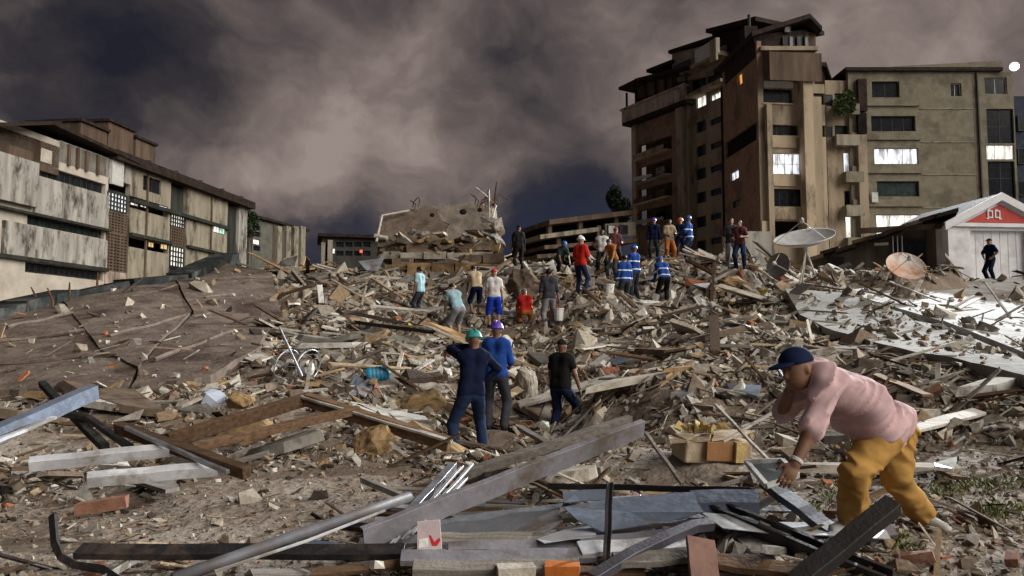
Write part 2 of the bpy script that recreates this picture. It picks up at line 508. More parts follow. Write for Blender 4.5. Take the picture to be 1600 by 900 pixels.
# ------------------------------------------------------------------ buildings
class Fac:
    """a vertical facade through two ground points, addressed by pixels of the photograph"""
    def __init__(s, A, B):
        s.A = Vector((A[0], A[1])); B = Vector((B[0], B[1]))
        s.L = (B - s.A).length
        s.u = (B - s.A).normalized()
        s.n = Vector((-s.u.y, s.u.x))
        if s.n.dot((s.A + B) / 2) < 0: s.n = -s.n

    def P(s, u, dep, z):
        q = s.A + s.u * u + s.n * dep
        return Vector((q.x, q.y, z))

    def uv(s, px, py, dep=0.0):
        r = ray(px, py); r2 = Vector((r.x, r.y))
        t = ((s.A + s.n * dep - Vector((CAM.x, CAM.y))).dot(s.n)) / r2.dot(s.n)
        q = Vector((CAM.x, CAM.y)) + r2 * t - s.A
        return q.dot(s.u), CAM.z + r.z * t

    def R(s, x0, y0, x1, y1, dep=0.0):
        """pixel rectangle (heights read at its middle) -> u0, u1, z0, z1"""
        xm = (x0 + x1) / 2
        return s.uv(x0, y0, dep)[0], s.uv(x1, y0, dep)[0], s.uv(xm, y1, dep)[1], s.uv(xm, y0, dep)[1]

    def box(s, mb, u0, u1, d0, d1, z0, z1, z1r=None, z0r=None):
        zr = z1 if z1r is None else z1r; z0r = z0 if z0r is None else z0r
        return mb.hexa([s.P(u0, d0, z0), s.P(u1, d0, z0r), s.P(u1, d1, z0r), s.P(u0, d1, z0),
                        s.P(u0, d0, z1), s.P(u1, d0, zr), s.P(u1, d1, zr), s.P(u0, d1, z1)])

    def part(s, root, name, rect, d0, d1, mat):
        mb = MB(); s.box(mb, rect[0], rect[1], d0, d1, rect[2], rect[3]); return mb.build(name, mat, root)

    def wall(s, root, name, u0, u1, z0, z1, holes, t, mat):
        hs = []
        for a, b, c, d in holes:
            a, b, c, d = max(a, u0), min(b, u1), max(c, z0), min(d, z1)
            if b - a > .02 and d - c > .02: hs.append((a, b, c, d))
        us = sorted({u0, u1} | {v for h in hs for v in h[:2]}); zs = sorted({z0, z1} | {v for h in hs for v in h[2:]})
        v = []; f = []

        def quad(*p):
            k = len(v); v.extend(p); f.append((k, k + 1, k + 2, k + 3))
        for i in range(len(us) - 1):
            for j in range(len(zs) - 1):
                cu = (us[i] + us[i + 1]) / 2; cz = (zs[j] + zs[j + 1]) / 2
                if any(a < cu < b and c < cz < d for a, b, c, d in hs): continue
                quad(s.P(us[i], 0, zs[j]), s.P(us[i + 1], 0, zs[j]), s.P(us[i + 1], 0, zs[j + 1]), s.P(us[i], 0, zs[j + 1]))
        for a, b, c, d in hs + [(u0, u1, z0, z1)]:
            quad(s.P(a, 0, c), s.P(a, 0, d), s.P(a, t, d), s.P(a, t, c))
            quad(s.P(b, 0, c), s.P(b, t, c), s.P(b, t, d), s.P(b, 0, d))
            quad(s.P(a, 0, c), s.P(a, t, c), s.P(b, t, c), s.P(b, 0, c))
            quad(s.P(a, 0, d), s.P(b, 0, d), s.P(b, t, d), s.P(a, t, d))
        return mk(name, v, f, mat, root)

    def window(s, root, rect, pane, frame, dep=.22, bars=2, rows=1, sill=None, fw=.06):
        u0, u1, z0, z1 = rect
        mb = MB()
        s.box(mb, u0, u0 + fw, dep - .05, dep + .05, z0, z1); s.box(mb, u1 - fw, u1, dep - .05, dep + .05, z0, z1)
        s.box(mb, u0 + fw, u1 - fw, dep - .05, dep + .05, z0, z0 + fw); s.box(mb, u0 + fw, u1 - fw, dep - .05, dep + .05, z1 - fw, z1)
        for i in range(1, bars):
            m = u0 + (u1 - u0) * i / bars; s.box(mb, m - .025, m + .025, dep - .035, dep + .035, z0 + fw, z1 - fw)
        for j in range(1, rows):
            m = z0 + (z1 - z0) * j / rows; s.box(mb, u0 + fw, u1 - fw, dep - .03, dep + .03, m - .02, m + .02)
        w = mb.build('window', frame, root)
        for i in range(bars):
            a = u0 + fw + (u1 - u0 - 2 * fw) * i / bars; b = u0 + fw + (u1 - u0 - 2 * fw) * (i + 1) / bars
            pm = pane[i % len(pane)] if isinstance(pane, list) else pane
            s.part(w, 'pane', (a + .005, b - .005, z0 + fw, z1 - fw), dep - .008, dep + .008, pm)
        if sill: s.part(root, 'sill', (u0 - .08, u1 + .08, z0 - .12, z0 - .005), -.10, .18, sill)
        return w


def fac_px(px0, d0, px1, d1):
    a = at(px0, HOR, d0); b = at(px1, HOR, d1)
    return Fac((a.x, a.y), (b.x, b.y))


glass_d = M('dark_glass', (.018, .020, .024), (.008, .009, .012), 3, .12, bump=0, spec=.6)
glass_g = M('green_glass', (.03, .055, .048), (.012, .022, .02), 3, .2, bump=0, spec=.6)
void = M('unlit_interior', (.020, .016, .014), (.010, .008, .007), 2, .95, bump=0)  # near-black colour stands in for the darkness of unlit rooms
lit_w = M('lit_window_white', (.6, .6, .56), None, 2, .5, bump=0, emit=((1.0, .97, .88), .85))
lit_b = M('lit_window_cool', (.6, .6, .62), None, 2, .5, bump=0, emit=((.86, .90, 1.0), .85))
lit_y = M('lit_window_yellow', (.5, .4, .2), None, 2, .5, bump=0, emit=((1.0, .70, .30), .62))
lit_o = M('lit_window_orange', (.5, .3, .15), None, 2, .5, bump=0, emit=((1.0, .45, .12), .6))
lit_g = M('lit_window_green', (.4, .5, .4), None, 2, .5, bump=0, emit=((.55, 1.0, .75), .5))
lit_r = M('lit_lamp_red', (.5, .1, .05), None, 2, .5, bump=0, emit=((1.0, .13, .05), 1.0))
stain = M('stained_plaster', (.47, .45, .41), (.26, .245, .22), 1.6, .92, bump=.25, bscale=10, streak=True, dirt=(.075, .066, .054), dscale=1.3)
stain2 = M('tan_plaster', (.36, .32, .25), (.23, .205, .16), 1.6, .92, bump=.25, bscale=10, streak=True, dirt=(.085, .074, .058), dscale=1.1)
lowall = M('cream_wall', (.56, .51, .44), (.42, .38, .33), 1, .9, bump=.2, bscale=8, dirt=(.38, .33, .26), dscale=.4)
band_d = M('dark_band', (.052, .056, .048), (.026, .028, .025), 2, .9, bump=.3, streak=True)  # near-black streaked tone for ledges, screens and recessed stair walls
roof_d = M('dark_roof', (.050, .036, .030), (.024, .018, .016), 2, .9, bump=.4, bscale=8)
box_b = M('rooftop_shed', (.16, .115, .085), (.075, .052, .040), 1.2, .9, bump=.3, streak=True)
brick_w = M('tower_brick', (.33, .215, .155), (.235, .150, .108), 2.2, .92, bump=.35, bscale=14, dirt=(.17, .115, .088), dscale=.5)
brick_t = M('tower_concrete', (.40, .325, .235), (.285, .23, .165), 1.2, .92, bump=.3, streak=True, dirt=(.13, .105, .075), dscale=.6)
pillar = M('tower_pillar', (.52, .42, .30), (.40, .32, .225), 1.2, .9, bump=.3, streak=True, dirt=(.2, .16, .11), dscale=.7)
band_p = M('pink_parapet', (.52, .42, .36), (.38, .30, .255), 1.2, .9, bump=.3, streak=True, dirt=(.16, .12, .10), dscale=.7)
olive = M('olive_render', (.250, .222, .165), (.180, .160, .118), 1.4, .92, bump=.35, bscale=10, dirt=(.135, .118, .088), dscale=.5)
bluedark = M('shaded_annex_render', (.055, .068, .095), (.03, .038, .055), 1.5, .9, bump=.2)
white_f = M('white_frame', (.62, .62, .60), (.5, .5, .48), 3, .6, bump=.05)
dark_f = M('dark_frame', (.04, .036, .033), (.025, .022, .02), 3, .6, bump=.05)
steelw = M('tube_white', (.55, .53, .48), (.35, .32, .28), 6, .6, .2, bump=.2)


def left_block():
    fc = fac_px(0, 47.6, 385, 80)
    root = thing('apartment_block', 'long stained cream apartment block receding on the left', 'building', fc.P(fc.L / 2, 3, 0))
    R = fc.R
    U0 = fc.uv(-170, 400)[0]; U1 = fc.uv(385, 400)[0]
    us1 = fc.uv(165, 400)[0]; us2 = fc.uv(200, 400)[0]; us3 = fc.uv(264, 400)[0]; us4 = fc.uv(290, 400)[0]
    us5 = fc.uv(354, 400)[0]; us6 = fc.uv(372, 400)[0]
    zr = fc.uv(330, 306)[1]      # eaves of the top storey
    z3 = fc.uv(100, 300)[1]      # underside of the top storey gallery gap (parapet top)
    def zz(px, py): return fc.uv(px, py)[1]
    # storeys: heights read at px 100
    lv = {'a0': zz(100, 344), 'a1': zz(100, 287), 'b0': zz(100, 412), 'b1': zz(100, 361), 'c1': zz(100, 422)}
    # core behind everything
    fc.part(root, 'core_block', (U0, U1 - .1, -1, zr - .2), 1.3, 11, void)
    holes = [(U0, us1, zz(100, 344), zz(100, 361) ), ]
    # near half: parapets as proud panels, dark strips of window between them
    st = [(zz(100, 344), zz(100, 287), 'stain'), (zz(100, 410), zz(100, 362), 'stain'), ]
    w1 = fc.wall(root, 'wall', U0, us1, -1, zr, [
        (U0 + .3, us1 - .3, zz(100, 287) + .02, zz(100, 268)),
        (fc.uv(40, 400)[0], us1 - .25, zz(100, 362) + .02, zz(100, 345)),
        (fc.uv(40, 400)[0], us1 - .25, zz(100, 432), zz(100, 416))], .5, lowall)
    for (a, b), px0, px1 in (((287, 343), 47, 164), ((363, 410), 0, 164)):
        n = 3
        ua, ub = fc.uv(px0, 400)[0], fc.uv(px1, 400)[0]
        for i in range(n):
            p = (ua + (ub - ua) * i / n + .02, ua + (ub - ua) * (i + 1) / n - .02)
            fc.part(root, 'parapet_panel', (p[0], p[1], zz(100, b), zz(100, a)), -.22, -.003, stain)
    # nearer projecting bay on the far left
    fc.part(root, 'projecting_bay', (U0, fc.uv(45, 400)[0], zz(20, 318), zz(20, 246)), -.5, -.003, stain)
    fc.part(root, 'ledge', (U0, us1, zz(100, 348), zz(100, 344.5)), -.45, -.003, band_d)
    fc.part(root, 'ledge', (U0, us1, zz(100, 416), zz(100, 411)), -.35, -.003, band_d)
    # windows in the strips
    for (a, b), px0, px1, gl, n in (((346, 361), 42, 163, glass_g, 7), ((417, 431), 42, 162, glass_d, 7), ((269, 286), 10, 160, glass_d, 8)):
        ua, ub = fc.uv(px0, 400)[0], fc.uv(px1, 400)[0]
        for i in range(n):
            r = (ua + (ub - ua) * i / n + .04, ua + (ub - ua) * (i + 1) / n - .04, zz(100, b), zz(100, a))
            fc.window(root, r, gl, dark_f, .3, 2)
    # top storey, near half: white wall with openings, the loft above
    ut = fc.uv(92, 260)[0]
    fc.wall(root, 'upper_wall', ut, us2, zz(140, 268) , zz(140, 236), [], .4, stain)
    for px in (104, 118, 132, 150):
        fc.part(root, 'pilaster', (fc.uv(px, 250)[0], fc.uv(px + 3.5, 250)[0], zz(140, 270), zz(140, 238)), -.18, -.003, box_b)
    fc.part(root, 'shutter', R(172, 246, 190, 290), -.25, -.003, white_f)
    lw = fc.wall(root, 'loft_wall', U0, ut, zz(70, 268), zz(70, 222), [R(63, 232, 83, 256)], .4, box_b)
    fc.window(root, R(63, 232, 83, 256), lit_y, dark_f, .05, 2)
    fc.part(root, 'balcony_rail', (U0, fc.uv(44, 250)[0], zz(25, 250), zz(25, 232)), -.4, -.3, box_b)
    # loft roof: sloping sheets
    for px0, ya, px1, yb, d0, d1, m in ((-160, 196, 68, 190, -1.4, 3.0, roof_d), (66, 189, 205, 252, -.8, 4.0, roof_d), (20, 200, 66, 196, 3.1, 5, box_b)):
        u0, zA = fc.uv(px0, ya); u1, zB = fc.uv(px1, yb)
        mb = MB(); fc.box(mb, u0, u1, d0, d1, min(zA, zB) - .5 if m is box_b else zA - .25, zA, zB, zB - .25)
        mb.build('loft_roof', m, root)
    # rooftop sheds
    for x0, y0, x1, y1 in ((126, 198, 168, 250), (170, 198, 209, 258), (212, 222, 243, 262)):
        r = R(x0, y0, x1, y1, 2.0)
        fc.part(root, 'rooftop_shed', r, 2.0, 6.5, box_b)
        fc.part(root, 'shed_lid', (r[0] - .15, r[1] + .15, r[3], r[3] + .22), 1.8, 6.7, roof_d)
    # stair tower with pierced screen
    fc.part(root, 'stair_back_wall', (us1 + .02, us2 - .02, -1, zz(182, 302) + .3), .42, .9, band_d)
    def screen(px0, y0, px1, y1, nc, nr, m):
        r = R(px0, y0, px1, y1); mb = MB()
        for i in range(nc + 1):
            u = r[0] + (r[1] - r[0]) * i / nc; fc.box(mb, u - .06, u + .06, -.07, .02, r[2], r[3])
        for j in range(nr + 1):
            z = r[2] + (r[3] - r[2]) * j / nr; fc.box(mb, r[0], r[1], -.055, .01, z - .06, z + .06)
        return mb.build('pierced_screen', m, root), r
    for x0, y0, x1, y1, nc, nr, li, m in ((168, 303, 198, 330, 6, 4, lit_b, band_d), (168, 333, 198, 364, 6, 7, None, box_b), (166, 366, 198, 424, 6, 12, None, box_b),
                                         (267, 337, 288, 355, 6, 3, lit_w, band_d), (266, 386, 287, 417, 5, 4, lit_w, band_d), (267, 357, 288, 384, 6, 6, None, box_b)):
        sc, r = screen(x0, y0, x1, y1, nc, nr, m)
        if li: fc.part(root, 'lit_stair_panel', (r[0] + .05, r[1] - .05, r[2] + .05, r[3] - .05), .03, .08, li)
    fc.part(root, 'tile_panel', R(163, 425, 196, 445), -.1, .4, band_p)
    # far half
    zt = zz(330, 306)
    rows = [R(203, 315, 262, 330), R(232, 378, 263, 390), R(224, 278, 252, 301), R(333, 351, 352, 364)]
    strips = [R(201, 314, 263, 332), R(201, 376, 263, 391), R(224, 278, 252, 301), R(290, 342, 354, 352), R(290, 392, 354, 401), R(333, 352.5, 352, 365)]
    fc.wall(root, 'wall', us2, us3, -1, zt, [strips[0], strips[1], strips[2]], .45, stain2)
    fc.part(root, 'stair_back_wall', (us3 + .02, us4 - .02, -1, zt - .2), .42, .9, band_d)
    fc.wall(root, 'wall', us4, us5, -1, zt, [strips[5]], .45, stain2)
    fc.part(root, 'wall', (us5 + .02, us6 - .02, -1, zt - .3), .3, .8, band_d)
    fc.part(root, 'end_wall', (us6, U1, -1, zt), 0, 10, stain)
    for k, (x0, x1) in enumerate(((204, 217), (219, 231), (234, 247), (249, 262))):
        fc.window(root, R(x0, 313 + k * 2.8, x1, 322 + k * 2.8), lit_w, dark_f, .06, 2)
    for k, (x0, x1) in enumerate(((232, 241), (251, 262))):
        fc.window(root, R(x0, 378 + k * 3, x1, 387 + k * 3), lit_y, dark_f, .06, 2)
    fc.window(root, R(224, 278, 237, 301), glass_d, dark_f, .2, 1, 2); fc.window(root, R(239, 280, 252, 303), glass_d, dark_f, .2, 1, 2)
    fc.window(root, R(333, 352.5, 352, 365), [lit_w, lit_g], dark_f, .06, 2)
    fc.part(root, 'ledge', (us2, us5, zz(260, 332.5), zz(260, 327)), -.4, -.003, band_d)
    fc.part(root, 'ledge', (us2, us3, zz(240, 377), zz(240, 372)), -.35, -.003, band_d)
    fc.part(root, 'ledge', (us4, us5, zz(322, 394), zz(322, 390)), -.35, -.003, band_d)
    mb = MB(); fc.box(mb, us1, U1 + .4, -.7, 11.5, zr, zr + .75); mb.build('roof', roof_d, root)
    for k in range(5):
        u = us2 + (U1 - us2) * (k + .5) / 5
        fc.part(root, 'roof_upstand', (u - .15, u + .15, zr + .75, zr + 1.0), -.5, 1.0, box_b)
    fc.part(root, 'drainpipe', (us4 + 4.1, us4 + 4.25, 0, zr - .1), -.14, -.003, box_b)
    fc.part(root, 'drainpipe', (us2 + 2.1, us2 + 2.25, 0, zr - .1), -.14, -.003, box_b)


left_block()


def tower():
    A = at(1193, HOR, 61); E = at(1300, HOR, 61.5)
    root = thing('damaged_tower_block', 'tall damaged brick tower block with slanting rooftop sheds', 'building', (23, 72, 0))
    # right section, facing the camera
    f1 = Fac((A.x, A.y), (E.x, E.y)); R = f1.R
    zt = f1.uv(1230, 78)[1]
    op = [R(1192.5, 138, 1238, 161), R(1204, 195, 1247, 212), R(1205, 239, 1251, 272), R(1208, 295, 1254, 323), R(1271, 146, 1303, 164), R(1273, 196, 1303, 214), R(1232, 96, 1245, 117), R(1208, 345, 1250, 372)]
    f1.wall(root, 'wall', 0, f1.L, -1, f1.uv(1230, 130)[1], op, .4, brick_t)
    f1.wall(root, 'upper_wall', 0, f1.uv(1272, 100)[0], f1.uv(1230, 130)[1] + .02, zt, [R(1191.5, 97, 1203, 117), R(1209, 97, 1222, 117)], .4, brick_w)
    f1.part(root, 'core_block', (.2, f1.L - .2, -1, zt - .3), 1.4, 9, void)
    f1.window(root, op[0], glass_d, dark_f, .25, 3, sill=pillar)
    f1.part(root, 'lintel', R(1193, 128, 1238, 137), -.15, -.003, white_f)
    f1.window(root, op[1], glass_d, dark_f, .25, 4, sill=pillar)
    f1.window(root, op[2], lit_b, white_f, .25, 4, 2, sill=pillar)
    f1.window(root, op[3], glass_d, dark_f, .25, 4, sill=pillar)
    f1.part(root, 'pink_lamp_glow', R(1237, 308, 1252, 322), .42, .47, M('lit_curtain_pink', (.5, .3, .3), None, 2, .6, bump=0, emit=((1, .35, .35), .8)))
    f1.window(root, op[4], glass_d, dark_f, .25, 2); f1.window(root, op[5], glass_d, dark_f, .25, 2)
    f1.window(root, R(1191.5, 97, 1203, 117), glass_d, dark_f, .2, 1); f1.window(root, R(1209, 97, 1222, 117), glass_d, dark_f, .2, 1)
    f1.part(root, 'doorway_surround', R(1188, 346, 1206, 410), -.3, -.003, pillar)
    for y in (222, 282, 334):
        f1.part(root, 'spandrel', R(1201, y - 9, 1243, y + 9), -.12, -.003, pillar)
    r = R(1246, 128, 1276, 350)
    f1.part(root, 'pillar', (r[0], r[1] - .9, -1, r[3]), -1.0, -.003, pillar)
    f1.part(root, 'pillar', (r[1] - .85, r[1], -1, r[3] - 1.5), -.7, -.003, brick_t)
    f1.part(root, 'pillar', R(1194, 165, 1202, 420), -.5, -.003, brick_t)
    # brick flank running back
    B = at(1137, HOR, 68.7)
    f2 = Fac((B.x, B.y), (A.x, A.y)); R2 = f2.R
    zt2 = f2.uv(1165, 80)[1]
    h2 = [R2(1152, 114, 1160, 133), R2(1141, 267, 1154, 281), R2(1143, 313, 1156, 324)]
    f2.wall(root, 'flank_wall', 0, f2.L, -1, zt2, h2 + [(0.3, f2.L - .2, f2.uv(1165, 229)[1], f2.uv(1165, 201)[1])], .4, brick_w)
    f2.part(root, 'core_block', (.2, f2.L - 1.5, -1, zt2 - .2), 1.2, 5, void)
    f2.window(root, h2[0], lit_o, dark_f, .2, 1); f2.window(root, h2[1], lit_b, white_f, .2, 2); f2.window(root, h2[2], glass_d, dark_f, .2, 1)
    n = 5
    for i in range(n):
        a = .3 + (f2.L - .5) * i / n; b = .3 + (f2.L - .5) * (i + 1) / n
        f2.window(root, (a + .02, b - .02, f2.uv(1165, 229)[1], f2.uv(1165, 201)[1]), glass_d, dark_f, .3, 2)
    # stair strip with small windows, set back
    C = at(1141, HOR, 78); D = at(1072, HOR, 85)
    f3 = Fac((D.x, D.y), (C.x, C.y)); R3 = f3.R
    zt3 = f3.uv(1105, 85)[1]
    hs = []
    for y in (158, 197, 235, 271, 308, 346, 384):
        hs += [R3(1088, y - 8, 1103, y + 9), R3(1110, y - 13, 1127, y - 3)]
    up = [R3(1079, 112, 1103, 138), R3(1104, 106, 1132, 128), R3(1079, 84, 1103, 97)]
    f3.wall(root, 'stair_wall', 0, f3.L, -1, zt3, hs + up, .4, brick_t)
    f3.part(root, 'core_block', (.2, f3.L - .2, -1, zt3 - .2), 1.2, 6, void)
    for i, h in enumerate(hs):
        f3.window(root, h, lit_w if i in (0, 1) else glass_d, white_f if i == 0 else dark_f, .2, 2 if i % 2 == 0 else 1)
    for h in up: f3.window(root, h, glass_d, dark_f, .3, 3)
    f3.part(root, 'pier', R3(1073, 130, 1081, 420), -.6, -.003, brick_t)
    f3.part(root, 'torn_parapet', R3(1104, 72, 1140, 94), -1.6, -1.3, white_f)
    f3.part(root, 'torn_parapet', R3(1132, 66, 1142, 100), -2.0, -1.75, pillar)
    f3.part(root, 'bent_floor_edge', R3(1078, 98, 1140, 104), -1.5, -.003, brick_t)
    f3.part(root, 'bent_floor_edge', R3(1078, 139, 1140, 144), -1.2, -.003, brick_t)
    # left wing with broken balconies
    Cc = at(1074, HOR, 84); Dd = at(990, HOR, 92)
    f4 = Fac((Dd.x, Dd.y), (Cc.x, Cc.y)); R4 = f4.R
    zc = f4.uv(1030, 168)[1]
    bal = [R4(998, y - 13, 1050, y + 11) for y in (232, 267, 303, 337)]
    f4.wall(root, 'wing_wall', 0, f4.L, -1, zc, bal, .5, brick_w)
    f4.part(root, 'core_block', (.2, f4.L - .2, -1, zc + 2), 2.2, 9, box_b)
    f4.part(root, 'pier', R4(990, 185, 996, 420), -.35, -.003, pillar)
    f4.part(root, 'pier', R4(1052, 190, 1062, 420), -.3, -.003, brick_w)
    f4.part(root, 'pier', R4(1064, 170, 1073, 420), -.9, -.003, brick_t)
    for i, b in enumerate(bal):
        du = b[1] - b[0]
        mb = MB(); f4.box(mb, b[0] - .1, b[1] + .1, -.9, 1.6, b[2] - .28, b[2] - .02 - .25 * (i % 2), b[2] + .12 - .2 * (i % 2), b[2] - .12)
        mb.build('balcony_slab', pillar if i != 1 else white_f, root)
        mb = MB(); f4.box(mb, b[0] - .05, b[0] + du * (.55 if i in (1, 2) else .9), -.9, -.78, b[2], b[2] + .55, b[2] + .75 - .4 * (i % 2))
        mb.build('balcony_parapet', [brick_t, white_f, box_b, pillar][i], root)
        mb = MB(); f4.box(mb, b[0] + du * .3, b[0] + du * .55, 1.2, 1.4, b[2] + .1, b[3] - .3); mb.build('hanging_debris', lit_o if False else [box_b, conc[1], conc[3], void][i], root)
    # overhanging top floor of the wing
    D5 = at(975, HOR, 91.5); C5 = at(1076, HOR, 82)
    f5 = Fac((D5.x, D5.y), (C5.x, C5.y)); R5 = f5.R
    z0, z1 = f5.uv(1025, 172)[1], f5.uv(1025, 152)[1]
    f5.part(root, 'parapet', (0, f5.L, z0, z1), 0, .4, band_p)
    f5.part(root, 'parapet_cap', (-.15, f5.L + .1, z1, z1 + .25), -.2, .6, pillar)
    f5.part(root, 'overhang_soffit', (0, f5.L, z0 - .35, z0 - .02), .05, 6, roof_d)
    f5.part(root, 'core_block', (.4, f5.L, z0, z1 + 3.2), 2.2, 8, void)
    for k in range(7):
        u = .3 + (f5.L - .6) * k / 6
        f5.part(root, 'gallery_post', (u - .1, u + .1, z1 + .25, z1 + 2.4), .5, .7, dark_f)
    def tier(name, fc, x0, y0, x1, y1, h, d0, d1, mat):
        u0, zA = fc.uv(x0, y0); u1, zB = fc.uv(x1, y1)
        mb = MB(); fc.box(mb, u0, u1, d0, d1, zA - h, zA, zB, zB - h); return mb.build(name, mat, root)
    tier('pitched_roof', f5, 974, 138, 1003, 124, .35, -.8, 7, roof_d)
    tier('pitched_roof', f5, 998, 124, 1078, 104, .35, -.6, 7, roof_d)
    tier('attic_wall', f5, 985, 124, 1040, 112, 2.2, .9, 7, box_b)
    tier('pitched_roof', f5, 1000, 106, 1040, 90, .4, 1.0, 8, roof_d)
    tier('attic_wall', f5, 1036, 80, 1100, 64, 3.6, 1.4, 9, brick_t)
    tier('pitched_roof', f5, 1034, 76, 1106, 52, .4, 1.0, 9.5, roof_d)
    f5.window(root, f5.R(1044, 96, 1070, 116), glass_d, dark_f, .8, 3)
    tier('attic_wall', f3, 1108, 52, 1160, 44, 4.2, .4, 8, roof_d)
    tier('pitched_roof', f3, 1106, 46, 1184, 26, .45, -.3, 9, roof_d)
    tier('attic_wall', f2, 1140, 80, 1193, 80, 2.4, .5, 5, box_b)
    # penthouse on the right, with its pitched roof
    tier('penthouse_wall', f1, 1180, 52, 1262, 44, 2.0, .3, 7, roof_d)
    tier('pitched_roof', f1, 1172, 52, 1262, 24, .4, -.4, 8, roof_d)
    tier('pitched_roof', f1, 1262, 24, 1281, 44, .4, -.4, 8, roof_d)
    tier('penthouse_wall', f1, 1262, 46, 1277, 50, 1.6, .3, 7, box_b)
    f1.window(root, f1.R(1226, 36, 1236, 50), M('dim_curtain', (.32, .30, .30), None, 3, .8, bump=0), dark_f, .1, 1)
    for k, x in enumerate((1224, 1234, 1246, 1258)):
        f1.window(root, f1.R(x, 55, x + 8, 72), [glass_d, M('dim_curtain', (.3, .3, .3))][k % 2], dark_f, .15, 1)
    tier('terrace_ledge', f1, 1186, 74, 1276, 74, .35, -.3, 3, brick_t)
    # low roofs behind, right
    tier('attic_wall', f1, 1276, 90, 1303, 96, 2.6, 1.5, 6, roof_d)
    tier('pitched_roof', f1, 1274, 84, 1303, 90, .35, 1.2, 6.5, roof_d)
    tier('pitched_roof', f1, 1302, 88, 1318, 134, .35, 1.2, 4, roof_d)
    # masts
    mb = MB(); mb.tube([f1.P(1.0, 4, zt), f1.P(1.1, 4, zt + 4.8)], .14, 6); mb.build('antenna_mast', dark_f, root)
    mb = MB(); f1.box(mb, .5, 1.7, 3.6, 4.6, zt + 2.0, zt + 3.6); mb.build('water_tank', roof_d, root)


tower()


def right_block():
    a = at(1338, HOR, 62); b = at(1548, HOR, 62)
    fc = Fac((a.x, a.y), (b.x, b.y)); R = fc.R
    root = thing('concrete_apartment_block', 'olive grey concrete apartment block behind the white house', 'building', (34, 66, 0))
    zt = fc.uv(1450, 112)[1]
    wins = [(R(1362, 127, 1405, 152), glass_d, dark_f, 2), (R(1361, 181, 1430, 205), glass_d, dark_f, 4), (R(1366, 231, 1435, 256), lit_b, white_f, 3),
            (R(1370, 283, 1436, 307), glass_g, dark_f, 2), (R(1369, 335, 1439, 372), lit_w, white_f, 3), (R(1485, 130, 1502, 150), glass_d, white_f, 2),
            (R(1538, 121, 1571, 147), glass_d, white_f, 1)]
    fc.wall(root, 'wall', 0, fc.L - .6, -1, zt, [w[0] for w in wins[:6]], .4, olive)
    fc.part(root, 'core_block', (.2, fc.L + 2.5, -1, zt - .4), 1.4, 10, void)
    for r, p, f, n in wins[:6]: fc.window(root, r, p, f, .25, n)
    for y in (170, 222, 273, 325): fc.part(root, 'floor_line', (fc.uv(1437, 200)[0], fc.L - .62, fc.uv(1450, y + .7)[1], fc.uv(1450, y - .7)[1]), -.05, -.003, stain2)
    for y in (160, 213, 265, 317): fc.part(root, 'spandrel', (.05, fc.uv(1437, 200)[0], fc.uv(1400, y + 6)[1], fc.uv(1400, y - 5)[1]), -.18, -.003, olive)
    fc.part(root, 'roof_edge', (-.3, fc.L + 1.9, zt, zt + .3), -.3, 10, roof_d)
    mb = MB(); fc.box(mb, fc.uv(1395, 110)[0], fc.L + 1.9, -.2, 8, zt + .302, zt + .4, zt + .9); mb.build('roof_screed', olive, root)
    # right bay: dark glazing with one lit storey
    u0 = fc.L - .58; u1 = fc.uv(1586, 200)[0]
    fc.wall(root, 'bay_wall', u0, u1, -1, zt, [R(1538, 121, 1573, 147), R(1541, 170, 1583, 224), R(1541, 226, 1585, 249), R(1543, 252, 1585, 330)], .4, olive)
    fc.window(root, R(1538, 121, 1573, 147), glass_d, white_f, .2, 2)
    fc.window(root, R(1541, 170, 1583, 224), glass_d, dark_f, .2, 2, 2)
    fc.window(root, R(1541, 226, 1585, 249), lit_w, white_f, .2, 3)
    fc.window(root, R(1543, 252, 1585, 330), glass_d, dark_f, .2, 2, 3)
    # recessed balconies on the left, towards the tower
    c0 = at(1301, HOR, 62.2); c1 = at(1352, HOR, 62.35)
    f2 = Fac((c0.x, c0.y), (c1.x, c1.y)); R2 = f2.R
    ob = [R2(1304, 146, 1334, 165), R2(1304, 196, 1334, 213), R2(1318, 238, 1345, 270), R2(1319, 298, 1345, 322), R2(1321, 338, 1346, 372)]
    f2.wall(root, 'side_wall', 0, f2.L, -1, f2.uv(1325, 126)[1], ob, .4, brick_t)
    f2.part(root, 'core_block', (.1, f2.L, -1, f2.uv(1325, 130)[1]), 1.2, 6, void)
    for i, r in enumerate(ob):
        f2.window(root, r, [glass_d, glass_d, lit_b, glass_d, lit_w][i], white_f if i in (2, 4) else dark_f, .2, 2)
        f2.part(root, 'balcony_front', (r[0] - .2, r[1] + .1, r[2] - .95, r[2] - .03), -.7, -.003, stain2 if i % 2 else olive)
    # chamfered corner, dark
    for y0, y1, m in ((125, 175, roof_d), (178, 210, void), (212, 420, brick_t)):
        fc.part(root, 'corner_fin', R(1337.5, y0, 1351, y1), -.35, -.003, m)
    fc.part(root, 'air_conditioner', R2(1322, 303, 1331, 318), -.35, -.01, white_f)
    # annex on the far right, its shadow put into the dark blue colour
    e0 = at(1584, HOR, 66); e1 = at(1720, HOR, 66)
    f3 = Fac((e0.x, e0.y), (e1.x, e1.y))
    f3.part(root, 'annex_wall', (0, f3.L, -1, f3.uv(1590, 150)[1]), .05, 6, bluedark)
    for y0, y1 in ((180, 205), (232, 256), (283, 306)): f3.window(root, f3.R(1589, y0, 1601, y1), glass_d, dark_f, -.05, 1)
    fc.part(root, 'drainpipe', (fc.uv(1528, 200)[0], fc.uv(1530, 200)[0], 0, zt - .1), -.16, -.003, dark_f)
    return fc, zt


fc_r, zt_r = right_block()


